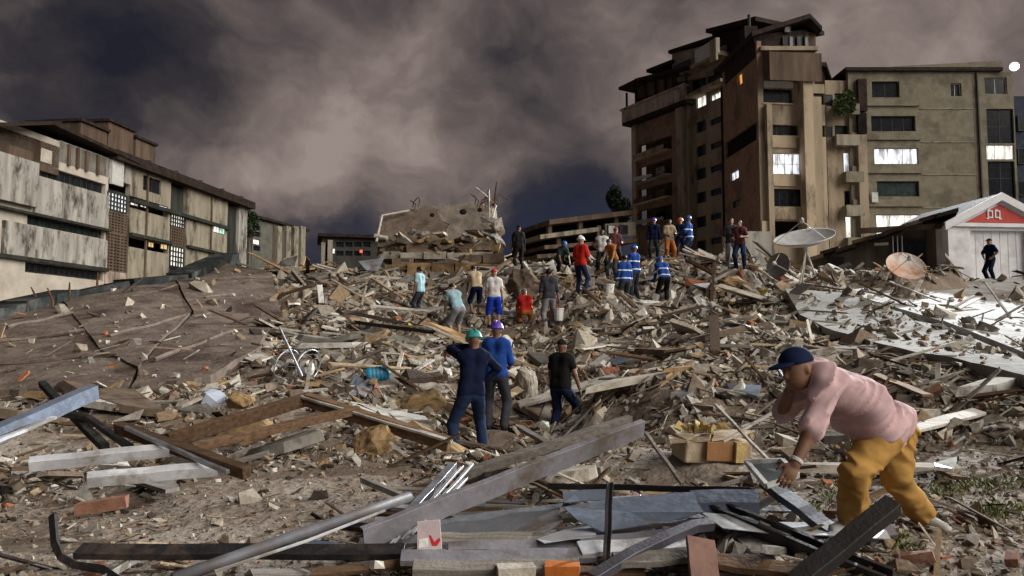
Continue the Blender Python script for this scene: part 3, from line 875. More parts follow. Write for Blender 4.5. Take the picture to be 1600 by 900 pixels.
def flood_lamp():
    p = at(1585, 104, 61.0)
    root = thing('flood_lamp', 'glaring white flood lamp on the roof corner of the concrete block', 'lamp', (p.x, p.y, zt_r))
    mb = MB(); mb.tube([(p.x, p.y + .3, zt_r - .3), (p.x, p.y + .3, p.z)], .06, 8); mb.build('post', dark_f, root)
    aim = (Vector((6, 17, 2)) - p).normalized()
    mb = MB(); mb.lathe([(.12, -.4), (.18, -.35), (.36, 0), (.38, .02)], p, aim, 28); h = mb.build('lamp_head', dark_f, root)
    mb = MB(); mb.lathe([(.34, .025), (.33, .05)], p, aim, 28)
    mb.build('lens', M('lamp_lens', (.9, .9, .9), None, bump=0, emit=((.95, .98, 1.0), 12)), h)
    ld = bpy.data.lights.new('flood_lamp_light', 'SPOT'); ld.energy = 190000; ld.spot_size = math.radians(60); ld.spot_blend = .6
    ld.color = (.93, .97, 1.0); ld.shadow_soft_size = .45
    lo = bpy.data.objects.new('flood_lamp_light', ld); col.objects.link(lo)
    lo.parent = root; lo.location = (p + aim * .3) - Vector((p.x, p.y, zt_r)); lo.rotation_euler = aim.to_track_quat('-Z', 'Y').to_euler()


flood_lamp()


def far_buildings():
    # finned block behind the end of the long block
    fc = fac_px(386, 104, 474, 118)
    root = thing('far_finned_block', 'distant pale block with vertical fins and one lit window', 'building', fc.P(4, 3, 0))
    R = fc.R; zt = fc.uv(430, 349)[1]
    h = [R(x, y, x + 11, y + 8) for x in (396,) for y in (352, 362, 374, 384)]
    fc.wall(root, 'wall', 0, fc.L, -1, zt, h, .4, M('far_render', (.17, .165, .14), (.11, .105, .09), 1))
    fc.part(root, 'core_block', (.1, fc.L - .1, -1, zt - .2), .9, 8, void)
    for i, r in enumerate(h): fc.window(root, r, lit_w if i in (2,) else glass_d, dark_f, .2, 2)
    for x in (426, 440, 452, 463): fc.part(root, 'fin', R(x, 354, x + 7, 420), -.9, -.003, stain2)
    fc.part(root, 'roof', (-.4, fc.L + .4, zt, zt + .35), -.6, 9, roof_d)
    fc.part(root, 'roof_mast', R(393, 318, 394.5, 349), 3, 3.3, dark_f)
    # low dark block behind the ruin
    fc = fac_px(500, 95, 640, 98)
    root = thing('far_low_block', 'distant low dark block with a red light behind the rubble crest', 'building', fc.P(5, 3, 0))
    R = fc.R; zt = fc.uv(560, 372)[1]
    h = [R(525 + 14 * k, y, 537 + 14 * k, y + 8) for k in range(4) for y in (378, 392)]
    fc.wall(root, 'wall', 0, fc.L, -1, zt, h, .4, M('far_dark_render', (.075, .072, .068), (.05, .048, .045), 1))
    for i, r in enumerate(h): fc.window(root, r, glass_d, dark_f, .2, 1)
    fc.part(root, 'core_block', (.1, fc.L - .1, -1, zt - .2), .9, 8, void)
    fc.part(root, 'red_beacon', R(562, 391, 566, 395), -.5, -.01, lit_r)
    fc.part(root, 'lit_doorway', R(519, 389, 523, 396), -.1, -.01, lit_w)
    fc.part(root, 'column', R(502, 380, 508, 430), -.8, -.01, stain2); fc.part(root, 'column', R(512, 376, 520, 430), -.8, -.01, stain2)
    mb = MB(); fc.box(mb, -.5, fc.L + .4, -.7, 9, zt, zt + .4); mb.build('roof', roof_d, root)
    mb = MB(); c = fc.P(9.3, 4, zt + .4); mb.lathe([(1.9, 0), (1.7, .6), (1.1, 1.05), (.1, 1.25)], c, (0, 0, 1), 14); mb.build('roof_dome', M('far_render', (.17, .165, .14)), root)
    # sagging dark floors left of the tower
    fc = fac_px(838, 66, 992, 70)
    root = thing('sagging_block', 'dark collapsed block with sagging floor slabs beside the tower', 'building', fc.P(5, 3, 0))
    def tilt(name, x0, y0, x1, y1, h, d0, d1, m):
        u0, zA = fc.uv(x0, y0); u1, zB = fc.uv(x1, y1)
        mb = MB(); fc.box(mb, u0, u1, d0, d1, zA - h, zA, zB, zB - h); mb.build(name, m, root)
    fc.part(root, 'core_block', fc.R(850, 385, 990, 470), 2.5, 9, void)
    tilt('core_block', 860, 346, 990, 336, 3.6, 2.4, 9, void)
    tilt('floor_slab', 856, 344, 992, 328, .45, -.3, 8, box_b)
    tilt('floor_slab', 840, 368, 930, 356, .4, -.6, 7, stain2)
    tilt('floor_slab', 848, 384, 992, 374, .35, -.4, 7, box_b)
    tilt('floor_slab', 838, 398, 930, 392, .35, -.2, 7, box_b)
    tilt('parapet', 945, 350, 992, 347, 1.3, -.1, .3, olive)
    for x, y0, y1 in ((858, 346, 368), (906, 340, 372), (935, 352, 378), (962, 336, 380), (872, 370, 395)): fc.part(root, 'column', fc.R(x, y0, x + 6, y1), .2, .7, box_b)
    for x in (948, 966): fc.window(root, fc.R(x, 352, x + 13, 366), glass_d, dark_f, -.2, 1)


far_buildings()


def white_house():
    d = 30.5
    a = at(1488, HOR, d); b = at(1636, HOR, d + .4)
    fc = Fac((a.x, a.y), (b.x, b.y)); R = fc.R
    zb = 3.1; base = fc.P(2, 2, zb)
    root = thing('white_house', 'small white gabled house with a red gable at the right edge', 'house', base)
    hw = M('house_white', (.72, .71, .73), (.62, .61, .63), 2, .8, bump=.2, bscale=14, dirt=(.5, .48, .48), dscale=.8)
    hred = M('house_red', (.50, .075, .055), (.40, .055, .04), 3, .8, bump=.15)
    ze = fc.uv(1562, 352)[1]; za = fc.uv(1562, 309)[1]
    um = fc.uv(1562, 350)[0]; W = um * 2
    fc.wall(root, 'front_wall', 0, W, zb, ze, [R(1513, 356, 1611, 436)], .35, hw)
    # door recess: planked white doors
    r = R(1513, 356, 1611, 437)
    n = 7
    for i in range(n):
        p = (r[0] + .12 + (r[1] - r[0] - .24) * i / n + .012, r[0] + .12 + (r[1] - r[0] - .24) * (i + 1) / n - .012)
        fc.part(root, 'door_plank', (p[0], p[1], zb, r[3] - .1), .27, .33, hw)
    fc.part(root, 'door_lining', (r[0], r[0] + .12, zb, r[3]), .05, .34, hw); fc.part(root, 'door_lining', (r[1] - .12, r[1], zb, r[3]), .05, .34, hw)
    fc.part(root, 'door_head', (r[0] + .12, r[1] - .12, r[3] - .1, r[3]), .05, .34, hw)
    fc.part(root, 'side_wall', (0, .2, zb, ze), .352, 4.5, hw); fc.part(root, 'side_wall', (W - .2, W, zb, ze), .352, 4.5, hw)
    # gable
    mb = MB(); v = [fc.P(0, 0, ze), fc.P(W, 0, ze), fc.P(um, 0, za), fc.P(0, .3, ze), fc.P(W, .3, ze), fc.P(um, .3, za)]
    mb.add(v, [(0, 1, 2), (5, 4, 3), (0, 3, 4, 1), (1, 4, 5, 2), (2, 5, 3, 0)]); g = mb.build('gable', hw, root)
    s = .66; zq = ze + .10; v = []
    for dep in (-.04, -.003): v += [fc.P(um - W / 2 * s, dep, zq), fc.P(um + W / 2 * s, dep, zq), fc.P(um, dep, zq + (za - ze) * s)]
    mb = MB(); mb.add(v, [(0, 1, 2), (5, 4, 3), (0, 3, 4, 1), (1, 4, 5, 2), (2, 5, 3, 0)]); rp = mb.build('red_panel', hred, g)
    fc.part(root, 'cornice', (-.06, W + .06, ze - .08, ze + .07), -.10, -.003, hw)
    # the pair of white marks on the red panel
    for k, x in enumerate((1541, 1552.5)):
        q = R(x, 329, x + 8.5, 341); mb = MB(); t = .05
        fc.box(mb, q[0], q[0] + t, -.07, -.042, q[2], q[3]); fc.box(mb, q[1] - t, q[1], -.07, -.042, q[2], q[3])
        fc.box(mb, q[0] + t, q[1] - t, -.07, -.042, q[2], q[2] + t); fc.box(mb, q[0] + t, q[1] - t, -.07, -.042, q[3] - t, q[3])
        fc.box(mb, q[0] + .03, q[0] + .12, -.07, -.042, q[3], q[3] + .05)
        if k: fc.box(mb, q[1] - .07, q[1] + .05, -.07, -.042, q[2] - .06, q[2])
        else: fc.box(mb, q[0] - .05, q[0] + .05, -.07, -.042, q[2] - .05, q[2])
        mb.build('emblem', hw, rp)
    # roof: two pitches with white verge
    for sg in (-1, 1):
        e = um + sg * (W / 2 + .25); zl = ze - .12
        def pitch(th0, th1, d0, d1):
            return [fc.P(e, d0, zl + th0), fc.P(um, d0, za + th0), fc.P(um, d1, za + th0), fc.P(e, d1, zl + th0),
                    fc.P(e, d0, zl + th1), fc.P(um, d0, za + th1), fc.P(um, d1, za + th1), fc.P(e, d1, zl + th1)]
        mb = MB(); mb.hexa(pitch(.03, .16, -.12, 5)); mb.build('roof', roof_d, root)
        mb = MB(); mb.hexa(pitch(-.14, .19, -.22, -.125)); mb.build('verge_board', hw, root)
    fc.part(root, 'plinth', (-.1, W + .1, zb - .8, zb - .002), -.3, 4.5, slabw)
    # lean-to with dark sloping roof on its left
    root2 = thing('lean_to_shed', 'low dark lean-to shed with sloping roof against the white house', 'shed', fc.P(-3, 2, zb))
    a = at(1275, HOR, 33.5); b = at(1487, HOR, 31.2)
    f2 = Fac((a.x, a.y), (b.x, b.y)); R2 = f2.R
    u_l = f2.L
    hs = [R2(1392, 372, 1450, 428), R2(1290, 400, 1322, 418)]
    z_r = f2.uv(1480, 350)[1]
    shd = M('shed_wall', (.145, .125, .095), (.085, .072, .056), 1.5, .9, bump=.4, streak=True)
    v = [f2.P(0, 0, 2.8), f2.P(u_l - .8, 0, 2.8), f2.P(u_l - .8, 0, z_r), f2.P(0, 0, f2.uv(1280, 402)[1])]
    v += [p + Vector((f2.n.x, f2.n.y, 0)) * .25 for p in v]
    MB().add(v, [(0, 1, 2, 3), (7, 6, 5, 4), (0, 4, 5, 1), (1, 5, 6, 2), (2, 6, 7, 3), (3, 7, 4, 0)]).build('shed_wall', shd, root2)
    f2.part(root2, 'end_pier', (u_l - .78, u_l - .06, 2.8, z_r + .1), -.15, .8, box_b)
    f2.window(root2, R2(1394, 374, 1448, 428), glass_d, dark_f, -.08, 4, 2)
    for k, x in enumerate((1292, 1299, 1306, 1313)): f2.window(root2, R2(x, 402, x + 6, 416), [glass_g, M('blue_glass', (.05, .12, .2), (.03, .07, .12), 2, .3, bump=0)][k // 2], dark_f, -.06, 1, 3)
    f2.part(root2, 'white_bracket', R2(1366, 380, 1388, 384), -.2, -.01, white_f)
    for k, x in enumerate((1394, 1401, 1408)): f2.part(root2, 'white_rail', R2(x, 370, x + 1.6, 396), -.3, -.2, white_f)
    u0, zA = f2.uv(1262, 412); u1, zB = f2.uv(1492, 334)
    for k in range(9):     # corrugated sheets of the roof, one by one
        ua = u0 + (u1 - u0) * k / 9; ub = u0 + (u1 - u0) * (k + 1) / 9
        za_ = zA + (zB - zA) * k / 9; zb_ = zA + (zB - zA) * (k + 1) / 9
        j = .06 * (k % 2) + .05 * math.sin(k * 2.3)
        mb = MB(); f2.box(mb, ua - .08, ub + .05, -.9 + j, 2.5, za_ - .02 + j, za_ + .14 + j, zb_ + .14 + j, zb_ - .02 + j)
        mb.build('roof_sheet', roof_d if k % 3 else box_b, root2)
    f2.part(root2, 'fascia', (u_l - 3.4, u_l - .2, z_r - .25, z_r - .02), -.5, -.3, white_f if False else box_b)


white_house()

# ------------------------------------------------------------------ fallen slabs
def sheet_on(poly_px, lift, step, th, mat, name, parent=None, wob=.04, smooth_h=True, jag=0.0):
    """a broken slab lying over the rubble: outline from pixels put on the ground, sampled as a grid, given thickness"""
    def g(px, py):
        r = ray(px, py); t = TD / r.y
        z = CAM.z + r.z * t; h = Hsm(r.x * t, TD) + lift
        k = np.argmax(z <= h)
        if z[k] > h[k]: k = int(np.argmin(z - h))
        return r.x * TD[k] / r.y, TD[k]
    dense = []
    n = len(poly_px)
    for i in range(n):
        a, b = poly_px[i], poly_px[(i + 1) % n]
        m = max(2, int(math.hypot(b[0] - a[0], b[1] - a[1]) / 14))
        for k in range(m):
            t = k / m
            j = (random.random() - .5) * jag
            dense.append(g(a[0] + (b[0] - a[0]) * t + j * 1.5, a[1] + (b[1] - a[1]) * t + j))
    bm = bmesh.new()
    vs = [bm.verts.new((x, y, 0)) for x, y in dense]
    bm.faces.new(vs)
    bmesh.ops.triangulate(bm, faces=bm.faces[:])
    bmesh.ops.subdivide_edges(bm, edges=[e for e in bm.edges if e.calc_length() > step], cuts=3, use_grid_fill=True)
    bmesh.ops.triangulate(bm, faces=bm.faces[:])
    bmesh.ops.subdivide_edges(bm, edges=[e for e in bm.edges if e.calc_length() > step], cuts=2)
    bmesh.ops.triangulate(bm, faces=bm.faces[:])
    V = np.array([v.co[:] for v in bm.verts])
    V[:, 2] = Hsm(V[:, 0], V[:, 1]) + lift + wob * (vnoise(V + 5, 1.3) - .5) * 2
    for v, p in zip(bm.verts, V): v.co = p
    bmesh.ops.recalc_face_normals(bm, faces=bm.faces[:])
    if sum(f.normal.z for f in bm.faces) < 0: bmesh.ops.reverse_faces(bm, faces=bm.faces[:])
    ext = bmesh.ops.extrude_face_region(bm, geom=bm.faces[:])
    top = [e for e in ext['geom'] if isinstance(e, bmesh.types.BMVert)]
    for v in top: v.co.z += th
    bm.verts.ensure_lookup_table()
    V = [v.co[:] for v in bm.verts]; bm.verts.index_update()
    Fc = [[v.index for v in f.verts] for f in bm.faces]
    bm.free()
    return mk(name, V, Fc, mat, parent)


def slabs():
    c = on(200, 560)
    root = thing('fallen_roof', 'large brown cracked roof slab sloping down on the left below the cream block', 'roof slab', c)
    # broken along jagged cracks into pieces
    pcs = [[(-260, 640), (-260, 575), (0, 512), (97, 479.5), (153, 559), (214, 588.5), (200, 622)],
           [(98, 479), (185, 458), (265, 437), (300, 500), (250, 545), (215, 588), (154, 558)],
           [(268, 436), (345, 416), (424, 434), (438, 497), (345, 500), (303, 500)],
           [(304, 503), (345, 503), (436, 501), (402, 556), (330, 604), (205, 622), (218, 590), (253, 547)]]
    for i, p in enumerate(pcs):
        sheet_on(p, .02 + .05 * (i % 3), 1.2, .20, slabm, 'slab_piece', root, .07, jag=1.6)
    for x0, y0, x1, y1 in ((-60, 600, 180, 575), (-40, 560, 130, 536), (10, 530, 112, 506), (170, 545, 290, 510), (205, 480, 285, 458), (240, 585, 365, 535), (320, 480, 398, 468), (300, 460, 390, 452)):
        P = [on(x0 + (x1 - x0) * t, y0 + (y1 - y0) * t) + Vector((0, 0, .27 + .02 * math.sin(t * 9))) for t in np.linspace(0, 1, 8)]
        MB().tube(P, .05, 5).build('roofing_seam', slabm, root)
    # the tarred parapet along its upper edge
    a = [on(x, y) for x, y in ((-120, 535), (0, 507), (90, 482), (180, 460), (270, 437), (350, 418))]
    b = thing('toppled_parapet', 'dark tarred parapet lying along the top edge of the fallen brown roof', 'parapet', a[2])
    for i in range(5):
        p, q = a[i] + Vector((0, .5, .28)), a[i + 1] + Vector((0, .5, .28))
        e = (q - p) * .01
        mb = MB(); mb.bar(p + e, q - e, .9, .62 + .12 * math.sin(i * 2.1)); mb.build('parapet_length', tar, b)
    # ground strip in front of the cream block, top left
    root = thing('sloping_slab', 'smooth pale concrete slab sloping below the satellite dishes', 'concrete slab', on(1400, 540))
    sheet_on([(1226, 458), (1315, 466), (1400, 492), (1440, 520), (1360, 545), (1290, 524), (1250, 500)], .10, 1.0, .16, slabw, 'slab_piece', root, .04, jag=1.6)
    sheet_on([(1403, 493), (1500, 530), (1620, 590), (1640, 622), (1560, 594), (1430, 566), (1363, 546), (1443, 521)], .06, 1.0, .16, slabw, 'slab_piece', root, .04, jag=1.6)
    # the white roof plate with its thick edge
    A, B, C, D, E, G = at(1308, 453, 24), at(1470, 501, 17.2), at(1625, 560, 13), at(1900, 560, 14), at(1760, 432, 30), at(1440, 437, 28.5)
    root = thing('white_roof_plate', 'white concrete roof plate with a thick dark broken edge below the white house', 'roof slab', (B.x, B.y, B.z - .4))
    mb = MB(); mb.plate([A, B, at(1480, 470, 21.5), at(1400, 446, 26)], .34); mb.build('plate_piece', slabw2, root)
    mb = MB(); mb.plate([B + Vector((.04, -.02, .01)), C, D, at(1750, 500, 19), at(1485, 470, 21.5)], .40); mb.build('plate_piece', slabw2, root)
    mb = MB(); mb.plate([at(1405, 446, 26), at(1483, 469.5, 21.6), at(1745, 499, 19.1), E, G], .3); mb.build('plate_piece', slabw2, root)
    # edge beam under the plate
    mb = MB(); mb.bar(A + Vector((.1, .3, -.55)), C + Vector((.1, .3, -.62)), .35, .40); mb.build('edge_beam', conc[0], root)


slabs()
from mathutils.bvhtree import BVHTree
bpy.context.view_layer.update()
_v, _f = [], []
for _o in col.objects:
    if _o.type == 'MESH' and _o.name.split('.')[0] in ('slab_piece', 'plate_piece'):
        _k = len(_v); _m = _o.matrix_world; _v += [_m @ q.co for q in _o.data.vertices]; _f += [[i + _k for i in q.vertices] for q in _o.data.polygons]
SLABS = BVHTree.FromPolygons(_v, _f)


def slab_top(x, y, z):
    h = SLABS.ray_cast(Vector((x, y, z + 2.5)), Vector((0, 0, -1)), 4)[0]
    return h.z if h is not None and h.z > z else z


def ruin():
    d = 31.0
    base = on(690, 428)
    root = thing('upturned_roof_ruin', 'upturned broken roof slab standing on pancaked floors at the rubble crest', 'ruin', base)
    def plate(name, pts, th, mat, par=root):
        P = [at(x, y, dd) for x, y, dd in pts]
        n = (P[1] - P[0]).cross(P[2] - P[0]).normalized()
        if n.y < 0: n = -n
        mb = MB(); mb.plate(P, th, n); return mb.build(name, mat, par)
    rw = M('ruin_slab', (.17, .13, .10), (.09, .068, .052), 2.4, .92, bump=.5, bscale=7, dirt=(.12, .09, .07), dscale=.7)
    rp = M('ruin_plaster', (.25, .215, .175), (.15, .125, .10), 2.4, .92, bump=.4, bscale=7, dirt=(.18, .14, .115), dscale=.8)
    plate('leaning_slab', [(590, 385, 30.4), (587, 366, 30.9), (592, 352, 31.3), (593, 338, 31.6), (604, 335, 31.8), (612, 330, 31.9), (626, 331, 31.9), (640, 326, 32), (652, 328, 32), (662, 321, 32.2), (672, 322, 32.2), (683, 330, 32), (688, 345, 31.6), (700, 350, 31.5), (694, 372, 30.9), (690, 392, 30.3), (640, 394, 30.2)], .3, rw)
    up = plate('leaning_slab', [(692, 392, 30.3), (696, 372, 30.9), (702, 350, 31.5), (690, 344, 31.6), (685, 329, 32), (674, 321.5, 32.2), (694, 321, 32.2), (704, 318, 32.2), (720, 319, 32.2), (734, 315, 32.3), (752, 316, 32.3), (757, 322, 32.2), (768, 322, 32.2), (770, 338, 31.8), (777, 350, 31.4), (774, 372, 30.8), (758, 378, 30.6), (740, 384, 30.4)], .3, rp)
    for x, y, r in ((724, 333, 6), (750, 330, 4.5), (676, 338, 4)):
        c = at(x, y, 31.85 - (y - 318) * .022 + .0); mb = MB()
        mb.lathe([(r * .02, 0), (r * .027, .05), (r * .016, .10)], c + Vector((0, -.16, 0)), (0, -1, .5), 9); mb.build('hole_shade_disc', void, up)  # near-black disc on the slab face paints the darkness inside a hole
    # pancaked floors below
    for i, (x0, x1, y, dd, h, m) in enumerate(((600, 780, 388, 30.2, .32, conc[2]), (590, 772, 398, 29.9, .28, conc[1]), (612, 790, 408, 29.7, .34, conc[2]), (600, 785, 420, 29.5, .45, conc[3]), (640, 800, 431, 29.4, .3, conc[0]))):
        a, b = at(x0, y + 2, dd), at(x1, y - 4 + 5 * (i % 2), dd)
        mb = MB(); nseg = 5
        for k in range(nseg):
            p = a.lerp(b, k / nseg); q = a.lerp(b, (k + 1) / nseg - .012)
            jy = (random.random() - .5) * .35; jz = (random.random() - .5) * .1
            t = Vector((0, 1.1 + jy, jz))
            mb = MB(); mb.bar(p + t, q + t, 2.2, h * (.8 + .4 * random.random())); mb.build('floor_slab_piece', m, root)
    for k in range(14):
        x = random.uniform(600, 785); y = random.uniform(384, 428)
        p = at(x, y, 29.2)
        mb = MB(); mb.bar(p, p + Vector((random.uniform(-.9, .9), random.uniform(-.2, .3), random.uniform(-.35, .25))), .10, .08); mb.build('splintered_joist', woods[k % 3], root)
    # bent pipes and bars
    mb = MB(); mb.tube([at(588, 378, 30.2), at(597, 337, 31.3), at(640, 329, 31.7)], .055, 7); mb.build('bent_pipe', steelw, root)
    mb = MB(); mb.tube([at(778, 372, 30.5), at(768, 345, 31), at(775, 322, 31.2), at(762, 308, 31.2), at(744, 293, 31.2)], .055, 7, .03); mb.build('bent_pipe', steelw, root)
    mb = MB(); mb.tube([at(772, 322, 31), at(776, 284, 31)], .05, 6, .03); mb.build('upright_bar', rust, root)
    mb = MB(); mb.tube([at(765, 345, 31), at(764, 296, 31.2)], .04, 6, .02); mb.build('upright_bar', steelw, root)
    for k in range(10):
        x = 742 + k * 3.5; y = 316 + (k % 3) * 3
        mb = MB(); p = at(x, y + 4, 31.8)
        mb.tube([p, p + Vector((random.uniform(-.2, .3), -.1, random.uniform(.2, .5))), p + Vector((random.uniform(-.5, .6), -.1, random.uniform(.1, .8)))], .022, 5); mb.build('reinforcing_bar', rust, root)
    for k, (x, y) in enumerate(((648, 322), (654, 316), (645, 318))):
        p = at(x, y + 6, 31.9); mb = MB(); mb.tube([p, p + Vector((.05, 0, .25)), p + Vector((.2 * (k - 1), 0, .42))], .03, 5); mb.build('reinforcing_bar', rust, root)
    for k in range(46):
        x = random.uniform(592, 778); y = random.uniform(362, 398)
        o = bpy.data.objects.new('hanging_rubble', random.choice(CHUNK)[random.choice((0, 1, 2, 2, 3))]); col.objects.link(o); o.parent = root
        q = random.uniform(.10, .32); o.location = at(x, y, 30.2 + random.uniform(-.3, .5)) - base; o.scale = (q * 1.5, q, q * .7); o.rotation_euler = (random.uniform(-.6, .6), random.uniform(-.6, .6), k)
    # crumpled hanging concrete right of it
    for k in range(12):
        p = at(760 + random.uniform(-16, 22), 345 + k * 6, 30.6 + random.uniform(-.4, .3))
        o = bpy.data.objects.new('hanging_rubble', CHUNK[k % len(CHUNK)][k % 4]); col.objects.link(o); o.parent = root
        o.location = p - base; o.scale = (.3, .3, .25); o.rotation_euler = (k, k * 2, k * 3)
    mb = MB(); A = [at(*q) for q in ((560, 408, 28.4), (600, 403, 29), (590, 424, 28.3), (572, 422, 28.2))]
    o = MB().plate(A, .05, (0, 1, -.3)).build('metal_sheet', steel); tag(o, 'torn grey metal sheet leaning left of the upturned roof slab', 'metal sheet')


# ------------------------------------------------------------------ fragment templates
def hull(pts):
    bm = bmesh.new()
    for p in pts: bm.verts.new(p)
    r = bmesh.ops.convex_hull(bm, input=bm.verts[:])
    for v in [v for v in bm.verts if not v.link_faces]: bm.verts.remove(v)
    bm.verts.index_update()
    V = [v.co[:] for v in bm.verts]; Fc = [[v.index for v in f.verts] for f in bm.faces]
    bm.free(); return np.array(V), Fc


def tri_mesh(V, Fc, name, mat):
    me = bpy.data.meshes.new(name); me.from_pydata([tuple(v) for v in V], [], Fc); me.materials.append(mat); me.update(); return me


RAW_CHUNK = []
for k in range(12):
    pts = np.array([[a, b, c] for a in (-.7, .7) for b in (-.7, .7) for c in (-.7, .7)]) + rng.uniform(-.42, .42, (8, 3))
    pts = np.r_[pts, rng.uniform(-.8, .8, (2, 3))] * np.array([1, .8, .6])
    RAW_CHUNK.append(hull(pts))
RAW_SHARD = []
for k in range(10):
    n = rng.integers(4, 7); a = np.sort(rng.uniform(0, 6.28, n)) ; r = rng.uniform(.6, 1.1, n)
    b = np.stack([np.cos(a) * r, np.sin(a) * r * .7, np.zeros(n)], 1)
    t = b * rng.uniform(.9, 1.0) + np.array([.03, .02, .16]); RAW_SHARD.append(hull(np.r_[b - [0, 0, .02], t]))
RAW_STICK = []
for k in range(8):
    j = rng.uniform(-.12, .12, (8, 3)) * np.array([1.2, .3, .3])
    b = np.array([[sx, sy * .10, sz * .05] for sx in (-1, 1) for sy in (-1, 1) for sz in (-1, 1)]) + j * np.array([1, .3, .2])
    RAW_STICK.append(hull(b))
CHUNK = [[tri_mesh(V, Fc, 'concrete_chunk', m) for m in conc] for V, Fc in RAW_CHUNK]
SHARDM = [[tri_mesh(V, Fc, 'wall_fragment', m) for m in conc + [lilac, steel]] for V, Fc in RAW_SHARD]
STICKM = [[tri_mesh(V, Fc, 'board', m) for m in woods] for V, Fc in RAW_STICK]
BRV = np.array([[sx * .5, sy * .24, sz * .17] for sx in (-1, 1) for sy in (-1, 1) for sz in (-1, 1)])
BRICKM = [tri_mesh(*hull(BRV + rng.uniform(-.05, .05, (8, 3))), 'brick', brickm) for k in range(5)]

ruin()

# ------------------------------------------------------------------ people
def smin(a, b, k):
    h = np.clip(.5 + .5 * (b - a) / k, 0, 1); return b + (a - b) * h - k * h * (1 - h)


class SDF:
    def __init__(s): s.p = []

    def cap(s, a, b, r0, r1=None, k=.03): s.p.append(('c', Vector(a), Vector(b), r0, r0 if r1 is None else r1, k)); return s
    def ell(s, c, r, X, Y, k=.02):
        X = Vector(X).normalized(); Z = X.cross(Vector(Y)).normalized(); Y = Z.cross(X)
        s.p.append(('e', Vector(c), np.array(r), np.array([X, Y, Z]), None, k)); return s

    def bounds(s):
        lo = np.full(3, 1e9); hi = -lo
        for q in s.p:
            if q[0] == 'c':
                for P in (q[1], q[2]):
                    r = max(q[3], q[4]); lo = np.minimum(lo, np.array(P) - r); hi = np.maximum(hi, np.array(P) + r)
            else:
                r = q[2].max(); lo = np.minimum(lo, np.array(q[1]) - r); hi = np.maximum(hi, np.array(q[1]) + r)
        return lo - .06, hi + .06

    def mesh(s, h, cuts=(), fold=None):
        lo, hi = s.bounds(); n = np.ceil((hi - lo) / h).astype(int) + 1
        ax = [lo[i] + np.arange(n[i]) * h for i in range(3)]
        f = np.full(n, 1.0, np.float32)
        for q in s.p:
            if q[0] == 'c':
                r = max(q[3], q[4]); a = np.array(q[1]); b = np.array(q[2]); l = np.minimum(a, b) - r - .08; u = np.maximum(a, b) + r + .08
            else:
                r = q[2].max(); a = np.array(q[1]); l = a - r - .08; u = a + r + .08
            i0 = np.maximum(np.floor((l - lo) / h).astype(int), 0); i1 = np.minimum(np.ceil((u - lo) / h).astype(int) + 1, n)
            sl = tuple(slice(i0[i], i1[i]) for i in range(3))
            P = np.stack(np.meshgrid(*[ax[i][sl[i]] for i in range(3)], indexing='ij'), -1)
            if q[0] == 'c':
                ab = b - a; t = np.clip(((P - a) @ ab) / max(ab @ ab, 1e-9), 0, 1)
                d = np.linalg.norm(P - a - t[..., None] * ab, axis=-1) - (q[3] + (q[4] - q[3]) * t)
            else:
                L = (P - a) @ q[3].T / q[2]; m = np.linalg.norm(L, axis=-1); d = (m - 1) * q[2].min()
            f[sl] = smin(f[sl], d, q[5])
        if cuts or fold:
            P = np.stack(np.meshgrid(*ax, indexing='ij'), -1)
            if fold: f = f + fold(P)
            for c, nn in cuts: f = np.maximum(f, (P - np.array(c)) @ np.array(nn))
        return surfnet(f, lo, h)


def surfnet(f, lo, h):
    nx, ny, nz = f.shape; s = f < 0
    pos = np.zeros((nx - 1, ny - 1, nz - 1, 3)); cnt = np.zeros((nx - 1, ny - 1, nz - 1))
    quads = []
    for ax in range(3):
        s0 = np.take(s, range(0, s.shape[ax] - 1), ax); s1 = np.take(s, range(1, s.shape[ax]), ax)
        I = np.argwhere(s0 != s1)
        J = I.copy(); J[:, ax] += 1
        f0 = f[tuple(I.T)]; f1 = f[tuple(J.T)]; t = f0 / (f0 - f1)
        p = I.astype(float); p[:, ax] += t
        o = [a for a in range(3) if a != ax]
        cs = []
        for da, db in ((1, 1), (0, 1), (0, 0), (1, 0)):
            c = I.copy(); c[:, o[0]] -= da; c[:, o[1]] -= db
            ok = ((c >= 0) & (c < np.array(pos.shape[:3]))).all(1)
            np.add.at(pos, tuple(c[ok].T), p[ok]); np.add.at(cnt, tuple(c[ok].T), 1); cs.append(c)
        ok = np.all([((c >= 0) & (c < np.array(pos.shape[:3]))).all(1) for c in cs], 0)
        fl = (s[tuple(I.T)] ^ (ax == 1))
        quads.append((cs, ok, fl))
    act = cnt > 0; ids = np.full(act.shape, -1); ids[act] = np.arange(act.sum())
    V = pos[act] / cnt[act][:, None] * h + lo
    Q = []
    for cs, ok, fl in quads:
        q = np.stack([ids[tuple(c[ok].T)] for c in cs], 1); fl = fl[ok]
        q[~fl] = q[~fl][:, ::-1]; Q.append(q)
    return V, np.concatenate(Q)


def ik(a, t, l1, l2, pole):
    a, t = Vector(a), Vector(t); d = t - a; L = d.length
    if L > (l1 + l2) * .995: d = d * ((l1 + l2) * .995 / L); L = d.length; t = a + d
    x = (l1 * l1 - l2 * l2 + L * L) / (2 * L); y = math.sqrt(max(l1 * l1 - x * x, 0))
    p = Vector(pole); u = d.normalized(); p = p - u * p.dot(u)
    if p.length < 1e-4: p = Vector((1, 0, 0)) - u * u.x
    return a + u * x + p.normalized() * y, t


skins = [M('skin_brown', (.20, .105, .065), (.16, .08, .05), 8, .55, bump=.1), M('skin_tan', (.36, .21, .14), (.30, .17, .115), 8, .55, bump=.1), M('skin_dark', (.085, .045, .03), (.065, .034, .022), 8, .5, bump=.1)]
eye_m = M('eye_dark', (.02, .015, .012), None, bump=0, rough=.3)
CLOTH = {}
refl = M('reflective_tape', (.62, .64, .62), (.5, .52, .5), 5, .4, bump=.05)


